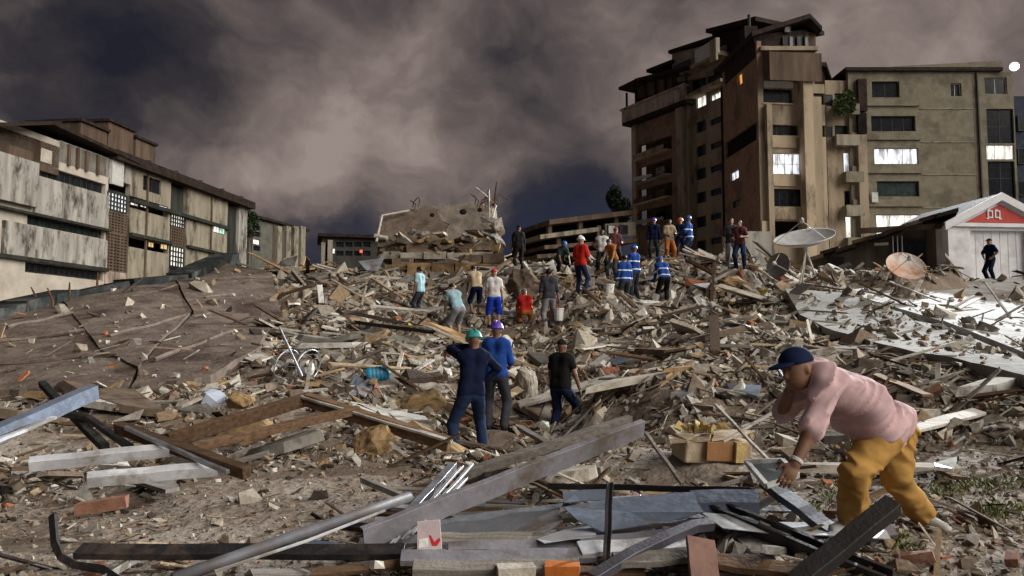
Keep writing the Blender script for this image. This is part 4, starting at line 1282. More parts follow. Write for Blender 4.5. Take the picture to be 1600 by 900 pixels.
def cloth(name, c):
    if name not in CLOTH: CLOTH[name] = M('cloth_' + name, c, tuple(v * .72 for v in c), 7, .9, bump=.15, bscale=90, spec=.15)
    return CLOTH[name]


def fingers(S, wr, d, lat, pal, s, curl=.5, r=.0095):
    """palm, four fingers of unequal length and a thumb; d along the hand, lat across it towards the thumb, pal the way the palm faces"""
    d, lat, pal = Vector(d).normalized(), Vector(lat), Vector(pal)
    lat = (lat - d * lat.dot(d)).normalized(); pal = d.cross(lat) if d.cross(lat).dot(pal) > 0 else lat.cross(d)
    S.ell(wr + d * .045 * s, (.052 * s, .040 * s, .016 * s), d, lat, .015)
    for k, L in enumerate((.072, .080, .074, .058)):
        o = wr + d * .085 * s + lat * ((1.5 - k) * .0215 * s)
        m = o + (d * math.cos(curl * .6) + pal * math.sin(curl * .6)) * L * .5 * s
        e = m + (d * math.cos(curl * 1.5) + pal * math.sin(curl * 1.5)) * L * .5 * s
        S.cap(o - d * .02 * s, m, r * s, r * .95 * s, .005).cap(m, e, r * .95 * s, r * .8 * s, .004)
    o = wr + d * .03 * s + lat * .035 * s; m = o + (d * .6 + lat * .7 + pal * .2).normalized() * .035 * s
    S.cap(o, m, r * 1.15 * s, r * s, .008).cap(m, m + (d * .9 + lat * .25 + pal * .35).normalized() * .03 * s, r * s, r * .85 * s, .004)


def dress(root, J, s, h, fat, o):
    """builds body and clothes as continuous surfaces from the joints J (world coordinates)"""
    f, up = J['fwd'], (J['neck'] - J['pelvis']).normalized()
    side = J['shR'] - J['shL']; side.normalize()
    bf = up.cross(side).normalized()
    if bf.dot(f) < -.2: bf = -bf
    hips = (J['hipR'] - J['hipL']).normalized()
    def torso(S, g, waist=0):
        mid = J['pelvis'].lerp(J['neck'], .45)
        for sg, sh, hp in ((-1, J['shL'], J['hipL']), (1, J['shR'], J['hipR'])):
            S.cap(sh.lerp(J['neck'], .38) - up * .06 * s, mid + side * sg * .07 * s * fat, (.098 + g) * s * fat ** .5, (.095 + g) * s * fat, .06)
            S.cap(mid + side * sg * .07 * s * fat, hp + up * .03 * s, (.095 + g) * s * fat, (.105 + g) * s * fat ** .7, .06)
            S.cap(sh.lerp(J['neck'], .5) , sh, (.062 + g) * s, (.058 + g) * s, .04)
        S.cap(J['shL'].lerp(J['neck'], .45), J['shR'].lerp(J['neck'], .45), (.070 + g) * s, (.070 + g) * s, .05)
        if fat > 1.05: S.ell(mid + bf * .06 * s * fat - up * .02, ((.12 + g) * s * fat, (.12 + g) * s * fat, (.14 + g) * s * fat), side, bf, .06)
    B = SDF(); torso(B, 0)
    B.cap(J['neck'] - up * .03 * s, J['head'] - J['hup'] * .06 * s, .062 * s * fat ** .5, .056 * s, .03)
    hu = J['hup']; hs = f.cross(hu).normalized(); c = J['head']
    B.ell(c + hu * .025 * s, (.078 * s, .098 * s, .098 * s), hs, f, .02)
    B.ell(c - hu * .045 * s + f * .02 * s, (.060 * s, .072 * s, .075 * s), hs, f, .03)
    B.cap(c + f * .088 * s + hu * .015 * s, c + f * .104 * s - hu * .022 * s, .011 * s, .016 * s, .015)
    B.cap(c + f * .084 * s - hu * .058 * s - hs * .014 * s, c + f * .084 * s - hu * .058 * s + hs * .014 * s, .010 * s, .010 * s, .01)
    for sg in (-1, 1): B.ell(c + hs * sg * .080 * s - f * .008 * s, (.010 * s, .020 * s, .032 * s), hs, f, .008)
    for e in 'LR':
        B.cap(J['sh' + e], J['el' + e], .054 * s * fat ** .4, .043 * s, .03).cap(J['el' + e], J['ha' + e], .044 * s, .030 * s, .02)
        d = (J['ha' + e] - J['el' + e]).normalized()
        lat = J.get('lat' + e, bf); pal = J.get('pal' + e, side * (1 if e == 'L' else -1))
        fingers(B, J['ha' + e], d, lat, pal, s, o.get('curl', .7), .0095 if h < .012 else .0125)
        B.cap(J['hip' + e], J['kn' + e], .088 * s * fat ** .5, .062 * s, .04).cap(J['kn' + e], J['an' + e], .060 * s, .040 * s, .03)
        B.cap(J['an' + e] + Vector((0, 0, -.03 * s)), J['an' + e] + J['toe' + e] * .13 * s + Vector((0, 0, -.05 * s)), .040 * s, .032 * s, .02)
    V, Q = B.mesh(h)
    body = mk('body', V, Q, o['skin'], root, smooth=True)
    ms = []
    for sg in (-1, 1): MBe = MB().lathe([(.002, .0), (.010 * s, .003), (.006 * s, .009)], c + f * .084 * s + hu * .022 * s + hs * sg * .032 * s, f, 8).build('eye', eye_m, body)
    ph = random.uniform(0, 30)
    def fold(P): return (.016 * (vnoise(P + ph, 7) - .5) + .010 * (vnoise(P + ph, 16) - .5)) * s
    # shirt
    S = SDF(); torso(S, .020); hemd = o.get('hem', .06)
    cuts = [(J['pelvis'] - up * hemd * s, -up)]
    S.ell(J['pelvis'] + up * .02, (.165 * s * fat ** .6 * o.get('hip', 1), .125 * s * fat ** .6 * o.get('hip', 1), .11 * s * o.get('hip', 1)), hips, bf, .05)
    sl = o.get('sleeve', .7)
    for e in 'LR':
        a, b, w = J['sh' + e], J['el' + e], J['ha' + e]
        S.cap(a, a.lerp(b, min(sl, 1)), .074 * s * fat ** .4, (.066 if sl >= 1 else .074) * s, .03)
        if sl > 1: S.cap(b, b.lerp(w, min(sl - 1, .95)), .060 * s, .046 * s, .02)
    V, Q = S.mesh(h, cuts, o.get('fold', fold)); sh_ = mk('jacket' if sl > 1.5 else 'shirt', V, Q, o['top'], root, smooth=True)
    for z_ in o.get('bands', ()):
        V, Q = S.mesh(h, [(J['pelvis'] + up * (z_ + .03) * s, up), (J['pelvis'] + up * (z_ - .02) * s, -up)], lambda P: fold(P) - .008); mk('reflective_band', V, Q, refl, sh_, smooth=True)
    # trousers
    T = SDF(); ln = o.get('leg', 1.0); bag = o.get('bag', .016)
    T.ell(J['pelvis'] - up * .02, (.155 * s * fat ** .6, .118 * s * fat ** .6, .11 * s), hips, bf, .05)
    for e in 'LR':
        a, b, w = J['hip' + e], J['kn' + e], J['an' + e]
        T.cap(a, b if ln >= .5 else a.lerp(b, ln * 2), (.096 + bag) * s * fat ** .5, (.066 + bag) * s, .04)
        if ln > .5: T.cap(b, b.lerp(w, min(1, ln * 2 - 1)), (.064 + bag) * s, (.050 + bag * 1.2) * s, .03)
    V, Q = T.mesh(h, [], o.get('fold2', fold)); mk('trousers' if ln > .6 else 'shorts', V, Q, o['bottom'], root, smooth=True)
    for e in 'LR':
        Z = SDF(); an = J['an' + e]; t = J['toe' + e]
        Z.cap(an + Vector((0, 0, -.035 * s)) - t * .02 * s, an + t * .15 * s + Vector((0, 0, -.055 * s)), .048 * s, .040 * s, .02).cap(an - t * .03 * s + Vector((0, 0, -.06 * s)), an + t * .06 * s + Vector((0, 0, -.06 * s)), .04 * s, .04 * s, .02)
        V, Q = Z.mesh(max(h, .012), [((an.x, an.y, an.z - .095 * s), (0, 0, -1))]); mk('shoe', V, Q, o['shoe'], root, smooth=True)
    # head cover
    hc = o.get('hat')
    if hc:
        kind, hm = hc
        if kind == 'helmet':
            mb = MB(); mb.lathe([(.125 * s, .0), (.122 * s, .012 * s), (.112 * s, .035 * s), (.098 * s, .075 * s), (.070 * s, .108 * s), (.03 * s, .125 * s), (.002, .128 * s)], c + hu * .042 * s, hu, 20)
            hb = mb.build('helmet', hm, root, smooth=True)
            mb = MB(); mb.bar(c + hu * .048 * s + f * .10 * s, c + hu * .040 * s + f * .165 * s, .15 * s, .010 * s, hu); mb.build('peak', hm, hb)
            mb = MB(); mb.tube([c + hu * .165 * s + f * .05 * s, c + hu * .175 * s, c + hu * .165 * s - f * .06 * s, c + hu * .11 * s - f * .105 * s], .011 * s, 6); mb.build('ridge', hm, hb)
        else:
            C = SDF(); C.ell(c + hu * .050 * s - f * .004, (.092 * s, .114 * s, .094 * s), hs, f, .02)
            cut = [(c + hu * .040 * s, -hu)] if kind == 'cap' else [(c + f * .045 * s + hu * .02 * s, (f * .8 - hu * .6).normalized()), (c - hu * .05 * s, -hu)]
            if kind == 'hair': C.p[0] = ('e', c + hu * .035 * s - f * .006, np.array((.088 * s, .108 * s, .098 * s)), C.p[0][3], None, .02)
            V, Q = C.mesh(min(h, .012), cut); hb = mk('cap' if kind == 'cap' else 'hair', V, Q, hm, root, smooth=True)
            if kind == 'cap':
                X = SDF(); X.ell(c + hu * .048 * s + f * .115 * s, (.078 * s, .085 * s, .014 * s), hs, (f - hu * .12).normalized(), .01)
                V, Q = X.mesh(.008); mk('peak', V, Q, hm, hb, smooth=True)
    return body


def person(label, px, py, d, yaw, pose='stand', Hh=1.74, top=None, bottom=None, skin=0, hat=None, shoe=None, group=None, fat=.86, h=.016, hands=None, look=0, **kw):
    s = Hh / 1.75
    p = at(px, py, d); z0 = float(H(p.x, p.y)) - .02
    base = Vector((p.x, p.y, z0))
    root = thing('person', label, 'person', base, group)
    y = math.radians(yaw)
    fw = Vector((-math.sin(y), math.cos(y), 0)); rt = Vector((math.cos(y), math.sin(y), 0)); Up = Vector((0, 0, 1))
    W = lambda q: base + rt * (q[0] * s) + fw * (q[1] * s) + Up * (q[2] * s)
    P = dict(pel=(0, 0, .93), lean=3, side=0, fl=(-.13, 0, .09), fr=(.13, .02, .09), hl=(-.26, .08, .82), hr=(.26, .06, .82), head=0, pole=(0, 1, .1), apl=(-.4, -1, 0), apr=(.4, -1, 0))
    POSES = {
        'stand': {}, 'talk': dict(hl=(-.18, .32, 1.12), hr=(.16, .30, 1.05), fl=(-.15, .05, .09)),
        'step': dict(pel=(0, 0, .88), fl=(-.15, -.32, .10), fr=(.16, .30, .10), lean=8, hl=(-.3, .18, .88), hr=(.3, .0, .86)),
        'bend': dict(pel=(0, -.12, .84), lean=62, fl=(-.16, .0, .09), fr=(.17, .10, .09), hl=(-.16, .62, .55), hr=(.17, .66, .58), head=15),
        'stoop': dict(pel=(0, -.06, .90), lean=30, fl=(-.14, .0, .09), fr=(.15, .12, .09), hl=(-.20, .40, .72), hr=(.2, .42, .72), head=18),
        'crouch': dict(pel=(0, -.05, .40), lean=35, fl=(-.17, .10, .09), fr=(.18, .22, .09), hl=(-.2, .55, .35), hr=(.2, .58, .32), head=15),
        'sit': dict(pel=(0, 0, .48), lean=14, fl=(-.18, .42, .09), fr=(.20, .40, .09), hl=(-.15, .42, .62), hr=(.17, .42, .60), head=12),
        'headhands': dict(pel=(0, 0, .87), lean=6, fl=(-.22, -.20, .09), fr=(.24, .18, .09), hl=(-.12, .20, 1.50), hr=(.16, .22, 1.40), apl=(-1, .2, 0), apr=(1, .2, -.2), head=8),
        'hips': dict(hl=(-.20, .12, 1.0), hr=(.20, .10, 1.0), apl=(-1, -.4, 0), apr=(1, -.4, 0), fl=(-.16, .04, .09), fr=(.15, -.02, .09)),
        'carry': dict(hl=(-.27, .05, .80), hr=(.30, .04, .78), lean=4, fl=(-.12, -.10, .09), fr=(.12, .14, .09)),
    }
    P.update(POSES[pose]); P.update(kw.pop('set', {}))
    ln = math.radians(P['lean']); sd = math.radians(P['side'])
    pel = W(P['pel'])
    tu = (Up * math.cos(ln) + fw * math.sin(ln)); tu = (tu * math.cos(sd) + rt * math.sin(sd)).normalized()
    neck = pel + tu * .53 * s
    hd = math.radians(P['lean'] * .55 + P['head']); lk = math.radians(look)
    f2 = (fw * math.cos(lk) - rt * math.sin(lk)).normalized()
    hup = (Up * math.cos(hd) + fw * math.sin(hd)).normalized()
    f3 = (f2 - hup * f2.dot(hup)).normalized()
    head = neck + (tu * .5 + hup * .5).normalized() * .165 * s
    wsh = .178 * (1 + (fat - 1) * .5)
    shL, shR = neck - rt * wsh * s - tu * .045 * s, neck + rt * wsh * s - tu * .045 * s
    hipL, hipR = pel - rt * .09 * s - tu * .04 * s, pel + rt * .09 * s - tu * .04 * s
    J = dict(pelvis=pel, neck=neck, head=head, hup=hup, fwd=f3, shL=shL, shR=shR, hipL=hipL, hipR=hipR)
    for e, ft, hn, ap in (('L', P['fl'], P['hl'], P['apl']), ('R', P['fr'], P['hr'], P['apr'])):
        t = W(ft); t.z = max(t.z - .0, float(H(t.x, t.y)) + .08 * s) if abs(t.z - base.z) < .3 else t.z
        pole = rt * P['pole'][0] + fw * P['pole'][1] + Up * P['pole'][2] + rt * (.25 if e == 'R' else -.25)
        J['kn' + e], J['an' + e] = ik(J['hip' + e], t, .44 * s, .43 * s, pole)
        J['toe' + e] = (fw + rt * (.25 if e == 'R' else -.25)).normalized()
        q = rt * ap[0] + fw * ap[1] + Up * ap[2]
        J['el' + e], J['ha' + e] = ik(J['sh' + e], W(hn), .295 * s, .255 * s, q)
        J['lat' + e] = fw * .6 + rt * (.6 if e == 'L' else -.6) * .5 + Up * .2
        J['pal' + e] = rt * (1 if e == 'L' else -1)
    o = dict(skin=skins[skin], top=top, bottom=bottom, hat=hat, shoe=shoe or cloth('black', (.015, .014, .014)))
    o.update(kw)
    dress(root, J, s, h, fat, o)
    return root, J


navy = cloth('navy', (.007, .011, .034)); blue = cloth('uniform_blue', (.018, .062, .28)); black = cloth('black', (.015, .014, .014))
jeans = cloth('jeans', (.018, .030, .068)); dgrey = cloth('dark_grey', (.045, .045, .055)); white = cloth('white', (.62, .60, .58)); red = cloth('red', (.50, .028, .022))
lblue = cloth('light_blue', (.30, .46, .52)); tan = cloth('tan', (.40, .31, .20)); pinkc = cloth('pink', (.55, .375, .385)); ochre = cloth('ochre', (.40, .225, .065))
royal = cloth('royal_blue', (.02, .06, .50)); dgreen = cloth('dark_green', (.02, .035, .032)); maroon = cloth('maroon', (.10, .035, .04)); orange = cloth('orange', (.42, .14, .035))
lime = cloth('lime', (.45, .55, .03)); grey = cloth('grey', (.23, .23, .25)); teal_h = M('helmet_teal', (.03, .26, .23), (.025, .2, .18), 4, .4, bump=.1); purple_h = M('helmet_violet', (.10, .05, .40), (.08, .04, .3), 4, .4, bump=.1)
white_h = M('helmet_white', (.65, .66, .66), (.5, .5, .5), 4, .4, bump=.1); blue_h = M('helmet_blue', (.03, .12, .42), (.02, .09, .32), 4, .4, bump=.1); orange_h = M('helmet_orange', (.6, .13, .03), (.5, .1, .02), 4, .4, bump=.1)
hair = M('hair_black', (.012, .010, .009), None, 20, .6, bump=.6, bscale=80)
red_h = M('cap_red', (.45, .03, .04), None, 4, .8, bump=.1)


def pink_man():
    base = at(1385, 820, 5.2); base.z = float(H(base.x, base.y))
    root = thing('person', 'heavyset man in pink polo shirt, mustard trousers and navy cap bending to lift debris', 'person', base)
    A = at
    J = dict(pelvis=A(1392, 668, 5.1), neck=A(1284, 578, 4.86), head=A(1246, 578, 4.74),
             shL=A(1288, 604, 4.66), shR=A(1262, 592, 5.02), elL=A(1264, 680, 4.55), haL=A(1242, 724, 4.50), elR=A(1222, 650, 5.05), haR=A(1232, 612, 4.88),
             hipL=A(1376, 680, 4.98), hipR=A(1402, 672, 5.24), knL=A(1336, 742, 4.78), anL=A(1334, 812, 5.0), knR=A(1400, 742, 5.12), anR=A(1440, 800, 5.38))
    J['fwd'] = (A(1190, 592, 4.62) - A(1246, 578, 4.74)).normalized(); hu = Vector((-.22, 0, 1)); f = J['fwd']; J['hup'] = (hu - f * hu.dot(f)).normalized()
    J['toeL'] = Vector((-1, -.25, 0)).normalized(); J['toeR'] = Vector((.35, -.9, -.1)).normalized(); J['toeR'] = Vector((.55, -.65, -.2)).normalized()
    J['latL'] = Vector((-1, 0, 0)); J['palL'] = Vector((0, 1, 0)); J['latR'] = Vector((0, -1, .2)); J['palR'] = Vector((-1, 0, 0))
    up = np.array((J['neck'] - J['pelvis']).normalized()); sd = np.array((J['shR'] - J['shL']).normalized()); pe = np.array(J['pelvis'])
    def fold(P):   # creases hanging from the back down to the belly, loose hem
        q = P - pe; a = q @ up; b = q @ sd; zz = q[..., 2]
        w = vnoise(P + 4, 4.0)
        fr = np.stack([a * 13 + zz * 5, b * 3.0, zz * 3.0 + w * 2.2], -1); r1 = 1 - np.abs(2 * vnoise(fr, 1.0) - 1)
        cr = -(r1 ** 2 - .45) * .030
        return cr + .016 * (vnoise(P + 9, 9) - .5) + .02 * (vnoise(P, 3.5) - .5)
    def fold2(P):
        w = vnoise(P + 2, 3.5)
        fr = np.stack([P[..., 0] * 3.5, P[..., 1] * 3.5, P[..., 2] * 12 + P[..., 0] * 5 + w * 4], -1); r1 = 1 - np.abs(2 * vnoise(fr + 3, 1.0) - 1)
        return -.024 * (r1 ** 2 - .4) + .026 * (vnoise(P * np.array([1, 1, 1.5]), 5) - .5) + .020 * (vnoise(P * np.array([1, 1, 2.2]) + 6, 11) - .5) + .005 * (np.abs(np.sin(P[..., 2] * 30 + P[..., 0] * 20 + w * 16)) - .5) + .010 * (vnoise(P, 18) - .5)
    capm = cloth('cap_navy', (.010, .016, .048))
    dress(root, J, 1.05, .009, 1.13, dict(skin=skins[0], top=pinkc, bottom=ochre, hat=('cap', capm), shoe=M('shoe_grey', (.50, .49, .47), (.36, .35, .33), 5, .7), sleeve=.88, leg=1.0, bag=.024, fold=fold, fold2=fold2, hem=.10, hip=1.22, curl=.45))
    mb = MB(); w = J['haL']; dd = (J['haL'] - J['elL']).normalized(); mb.lathe([(.037, -.012), (.040, -.008), (.040, .008), (.037, .012)], w - dd * .02, dd, 18); mb.build('wristband', white, root)
    return J


PINK = pink_man()
person('rescuer in dark navy uniform and teal helmet striding with raised arm on near rubble', 738, 716, 11.0, 20, 'headhands', 1.90, navy, jeans, 0, ('helmet', teal_h), sleeve=1.95, h=.012,
       set=dict(pel=(-.02, 0, .89), fl=(-.26, -.12, .09), fr=(.20, .12, .09), side=6, hl=(.02, .26, 1.50), hr=(.24, .22, 1.02), apl=(-1, .1, -.2)))
person('rescuer in bright blue shirt and violet helmet behind the teal-helmeted one', 775, 672, 12.3, -12, 'talk', 1.76, blue, dgrey, 0, ('helmet', purple_h), sleeve=1.4, h=.013)
person('stout man in black vest, dark cap and blue jeans on broken planks', 876, 683, 13.3, -35, 'step', 1.74, black, jeans, 0, ('cap', black), fat=1.02, sleeve=.5, h=.013,
       set=dict(pel=(0, 0, .91), fl=(-.12, -.08, .09), fr=(.14, .16, .09), hr=(.34, .10, .86), lean=6), shoe=grey)
person('man in pale mint shirt and dark trousers standing left on the heap', 656, 497, 24.9, 60, 'stand', 1.74, lblue, dgrey, 0, ('hair', hair), sleeve=.6)
person('man in light blue shirt and striped grey shorts stooping on broken boards', 714, 532, 20.6, 35, 'stoop', 1.74, lblue, grey, 1, ('hair', hair), leg=.55, sleeve=.6, bag=.03)
person('man in tan shirt and dark shorts bending beside the one in blue shorts', 744, 492, 23.2, 20, 'stoop', 1.72, tan, navy, 0, ('hair', hair), leg=.62, sleeve=.7)
person('man in white shirt, royal blue shorts and red cap seen from behind', 772, 513, 21.6, 4, 'stand', 1.72, white, royal, 1, ('cap', red_h), leg=.55, sleeve=.6, bag=.035)
person('person in red shirt and grey cap crouching on the rubble', 822, 505, 21.3, 8, 'crouch', 1.66, red, orange, 0, ('cap', grey), sleeve=1.1)
bman = person('man in dark shirt and grey trousers carrying a white bucket', 858, 516, 21.0, 6, 'carry', 1.76, dgrey, grey, 0, ('hair', hair), sleeve=1.2)
person('man in red shirt, jeans and white helmet reaching to the right', 907, 461, 22.2, -40, 'talk', 1.76, red, jeans, 1, ('helmet', white_h), sleeve=.8)
person('person in dark clothes and blue cap crouched behind the man in red', 875, 431, 28, 200, 'crouch', 1.7, dgreen, black, 0, ('cap', blue_h), set=dict(pel=(0, 0, .62)))
person('man in black with a white vest standing with the rescue group', 941, 431, 28, 170, 'hips', 1.72, white, black, 2, ('hair', hair), sleeve=.1)
person('person with red cap and dark jacket behind the blue rescuers', 962, 424, 28.6, 190, 'talk', 1.7, maroon, black, 1, ('cap', red_h), sleeve=1.9)
person('person in orange vest among the rescue group', 958, 440, 26.2, 140, 'stoop', 1.62, orange, dgrey, 1, ('hair', hair), sleeve=.4)
person('rescuer in blue jacket and blue helmet with bright reflective look, upper of the pair', 993, 470, 24.6, 40, 'talk', 1.80, blue, dgrey, 0, ('helmet', blue_h), bands=(.04, .30), sleeve=1.95, set=dict(pel=(0, 0, 1.0)))
person('rescuer in blue jacket and dark trousers, lower left of the blue pair', 977, 482, 24.0, 20, 'stand', 1.74, blue, dgrey, 1, ('hair', hair), bands=(.04, .30), sleeve=1.95)
person('rescuer in blue jacket stooping forward to the right of the blue pair', 1038, 477, 24.0, 10, 'stoop', 1.74, blue, black, 0, ('helmet', blue_h), bands=(.04, .30), sleeve=1.95)
person('person in dark jacket and violet helmet standing on the crest', 1022, 408, 29, 170, 'stand', 1.7, navy, dgreen, 0, ('helmet', purple_h), sleeve=1.95)
person('man in tan shirt and orange trousers with lime strips on the crest', 1046, 410, 29, 185, 'talk', 1.7, tan, orange, 0, ('hair', hair), sleeve=.7)
person('rescuer with orange helmet half hidden behind the one in blue', 1064, 408, 29.8, 160, 'talk', 1.74, navy, navy, 1, ('helmet', orange_h), sleeve=1.95)
person('rescuer in blue overalls and blue helmet on the crest beside the tower', 1078, 411, 28.8, 60, 'talk', 1.84, blue, jeans, 0, ('helmet', blue_h), bands=(.04, .30), sleeve=1.95, shoe=grey)
person('man in dark shirt and pale trousers, left of two below the tower', 1143, 419, 26, 175, 'stand', 1.80, dgrey, grey, 1, ('hair', hair), sleeve=.8)
person('man in dark shirt and jeans with folded arms, right of two below the tower', 1157, 421, 25.6, 150, 'talk', 1.72, maroon, jeans, 1, ('hair', hair), sleeve=.7)
person('dark silhouetted person standing beside the upturned roof slab', 811, 421, 29, 20, 'stand', 1.75, black, black, 0, ('cap', black), sleeve=1.9)
person('man in dark uniform and cap standing before the white house door', 1549, 441, 29.3, 105, 'hips', 1.76, navy, navy, 1, ('cap', black), sleeve=.8, set=dict(lean=2))

# ------------------------------------------------------------------ things carried or lying about
wplast = M('white_plastic', (.68, .68, .66), (.52, .51, .49), 5, .45, bump=.1, dirt=(.3, .27, .23), dscale=5)
bplast = M('blue_plastic', (.03, .30, .52), (.02, .22, .4), 5, .35, bump=.1, dirt=(.12, .2, .24), dscale=4)


def bucket(c, label, hgt=.34, r=.15):
    root = thing('bucket', label, 'bucket', c)
    mb = MB(); mb.lathe([(r * .8, 0), (r * .82, .01), (r, hgt), (r * 1.06, hgt), (r * 1.06, hgt - .03), (r * .98, hgt - .03)], c, (0, 0, 1), 18)
    mb.build('tub', wplast, root, smooth=False)
    mb = MB(); mb.lathe([(r * .92, hgt - .06), (r * .9, hgt - .055)], c, (0, 0, 1), 18); mb.build('rubble_fill', conc[0], root)
    c = Vector(c); pts = [c + Vector((math.cos(a) * r * 1.05, 0, hgt - .03 + math.sin(a) * r * 1.5)) for a in np.linspace(0, math.pi, 9)]
    mb = MB(); mb.tube(pts, .006, 5); mb.build('handle', steel, root)


hb = bman[1]['haR']
bucket(hb - Vector((0, .0, .62)), 'white bucket hanging from the hand of the man in dark shirt', .36, .15)
bucket(on(951, 463), 'white bucket standing on the rubble left of the blue rescuers', .36, .17)


def dish(c, r, nrm, label, mat, legs=True, h=1.0):
    base = Vector((c.x, c.y, float(H(c.x, c.y))))
    root = thing('satellite_dish', label, 'satellite dish', base)
    nrm = Vector(nrm).normalized()
    prof = [(r * t, .28 * r * t * t) for t in np.linspace(.02, 1, 9)]
    prof += [(r * 1.02, .28 * r + .015), (r * 1.0, .28 * r - .03)] + [(r * t, .28 * r * t * t - .035) for t in np.linspace(.95, .02, 7)]
    rd = MB().lathe(prof, c, nrm, 32).build('reflector', mat, root, smooth=True)
    a = nrm.cross(Vector((0, 0, 1)));
    if a.length < .1: a = Vector((1, 0, 0))
    a.normalize(); b = nrm.cross(a)
    foc = c + nrm * r * .85
    for k in range(3):
        q = 2 * math.pi * k / 3 + .5; e = c + (a * math.cos(q) + b * math.sin(q)) * r * .97 + nrm * .27 * r
        MB().tube([e, foc], .014, 6).build('feed_strut', steelw, root)
    MB().lathe([(.05, -.08), (.07, 0), (.07, .05), (.03, .1)], foc, nrm, 10).build('feed_horn', steelw, root)
    MB().tube([c - nrm * .03, c - nrm * .22], .07, 8).build('mount', steel, root)
    if legs:
        m = c - nrm * .2
        for k, (dx, dy) in enumerate(((-.35, -.15), (.35, -.2), (0, .4))):
            e = Vector((base.x + dx * h, base.y + dy * h, 0)); e.z = float(H(e.x, e.y)) - .05
            MB().tube([m, e], .03, 7).build('leg', steelw, root)
    return root


wd = M('dish_white', (.60, .60, .60), (.47, .47, .47), 3, .6, bump=.1, dirt=(.33, .31, .29), dscale=1.2)
rdm = M('dish_rusty', (.52, .22, .11), (.66, .62, .57), 2.2, .7, bump=.2, dirt=(.62, .58, .53), dscale=2.3)
gdm = M('dish_mesh_grey', (.22, .22, .22), (.15, .15, .15), 4, .7, bump=.3)
dish(at(1258, 382, 25.0), .98, (-.22, -.30, .9), 'large white satellite dish tilted skyward on a tripod below the tower', wd)
dish(at(1413, 421, 22.5), .56, (-.05, -.72, .6), 'rust-stained oval satellite dish standing on the white roof plate', rdm)
dish(at(1219, 416, 24.5), .42, (-.75, -.6, .2), 'small grey fallen dish leaning under the large white one', gdm, False)

# pale cut tiled wall stub behind the large dish
p = on(1205, 425); mb = MB(); mb.box((p.x + .4, p.y + 4, p.z + .6), (2.0, .3, 3.0)); o = mb.build('wall_stub', stain); tag(o, 'pale stained wall stub standing behind the large white dish', 'wall')

# blue container
c = on(590, 600) + Vector((0, 0, .13))
root = thing('water_container', 'light blue ribbed plastic water container lying on planks', 'container', c - Vector((0, 0, .13)))
prof = []
for i in range(13):
    t = i / 12; prof.append((.135 * (1 - .06 * (i % 2)) * (1 if 0 < i < 12 else .8), -.2 + .4 * t))
MB().lathe(prof, c + Vector((0, 0, .04)), (1, .15, .12), 18).build('shell', bplast, root)
MB().lathe([(.035, .2), (.035, .26), (.03, .27)], c + Vector((0, 0, .04)), (1, .15, .12), 12).build('spout', wplast, root)

# wheel-like fan guard with its pole
c = on(462, 600) + Vector((0, 0, .30))
root = thing('fan_guard', 'grey round fan guard and cage lying against broken sheets', 'fan', c - Vector((0, 0, .3)))
for off in (-.16, .22):
    pts = [c + Vector((off + .06 * math.sin(a), .05 * math.cos(a) , 0)) + Vector((math.cos(a) * .13, math.cos(a) * .25, math.sin(a) * .29)) for a in np.linspace(0, 2 * math.pi, 25)]
    MB().tube(pts, .014, 6).build('ring', steel, root)
for a in np.linspace(0, 2 * math.pi, 9)[:-1]:
    q = Vector((math.cos(a) * .13, math.cos(a) * .25, math.sin(a) * .29)); MB().tube([c + q + Vector((-.16, 0, 0)), c + q + Vector((.22, 0, 0))], .007, 5).build('spoke', steel, root)
MB().lathe([(.12, -.05), (.14, 0), (.14, .12), (.05, .18)], c + Vector((.12, .1, -.05)), (.9, -.4, .1), 16).build('motor', wplast, root)
mb = MB(); mb.tube([at(437, 512, 12.9), at(472, 588, 12.7)], .02, 6); o = mb.build('metal_pole', steel); tag(o, 'thin pale pole leaning upright over the fan guard', 'pole')

# ------------------------------------------------------------------ long pieces, each placed by its ends
SEC = {
    'box': lambda w, h: [(-w / 2, -h / 2), (w / 2, -h / 2), (w / 2, h / 2), (-w / 2, h / 2)],
    'C': lambda w, h: [(-w / 2, -h / 2), (w / 2, -h / 2), (w / 2, -h / 2 + .006), (-w / 2 + .006, -h / 2 + .006), (-w / 2 + .006, h / 2 - .006), (w / 2, h / 2 - .006), (w / 2, h / 2), (-w / 2, h / 2)],
    'L': lambda w, h: [(-w / 2, -h / 2), (w / 2, -h / 2), (w / 2, -h / 2 + .007), (-w / 2 + .007, -h / 2 + .007), (-w / 2 + .007, h / 2), (-w / 2, h / 2)],
    'Z': lambda w, h: [(-w / 2, -h / 2), (0, -h / 2), (0, h / 2 - .007), (w / 2, h / 2 - .007), (w / 2, h / 2), (-.007, h / 2), (-.007, -h / 2 + .007), (-w / 2, -h / 2 + .007)],
    'lip': lambda w, h: [(-w / 2, -h / 2), (w / 2, -h / 2), (w / 2, h / 2), (w / 2 - .03, h / 2), (w / 2 - .03, -h / 2 + .02), (-w / 2 + .03, -h / 2 + .02), (-w / 2 + .03, h / 2), (-w / 2, h / 2)],
}


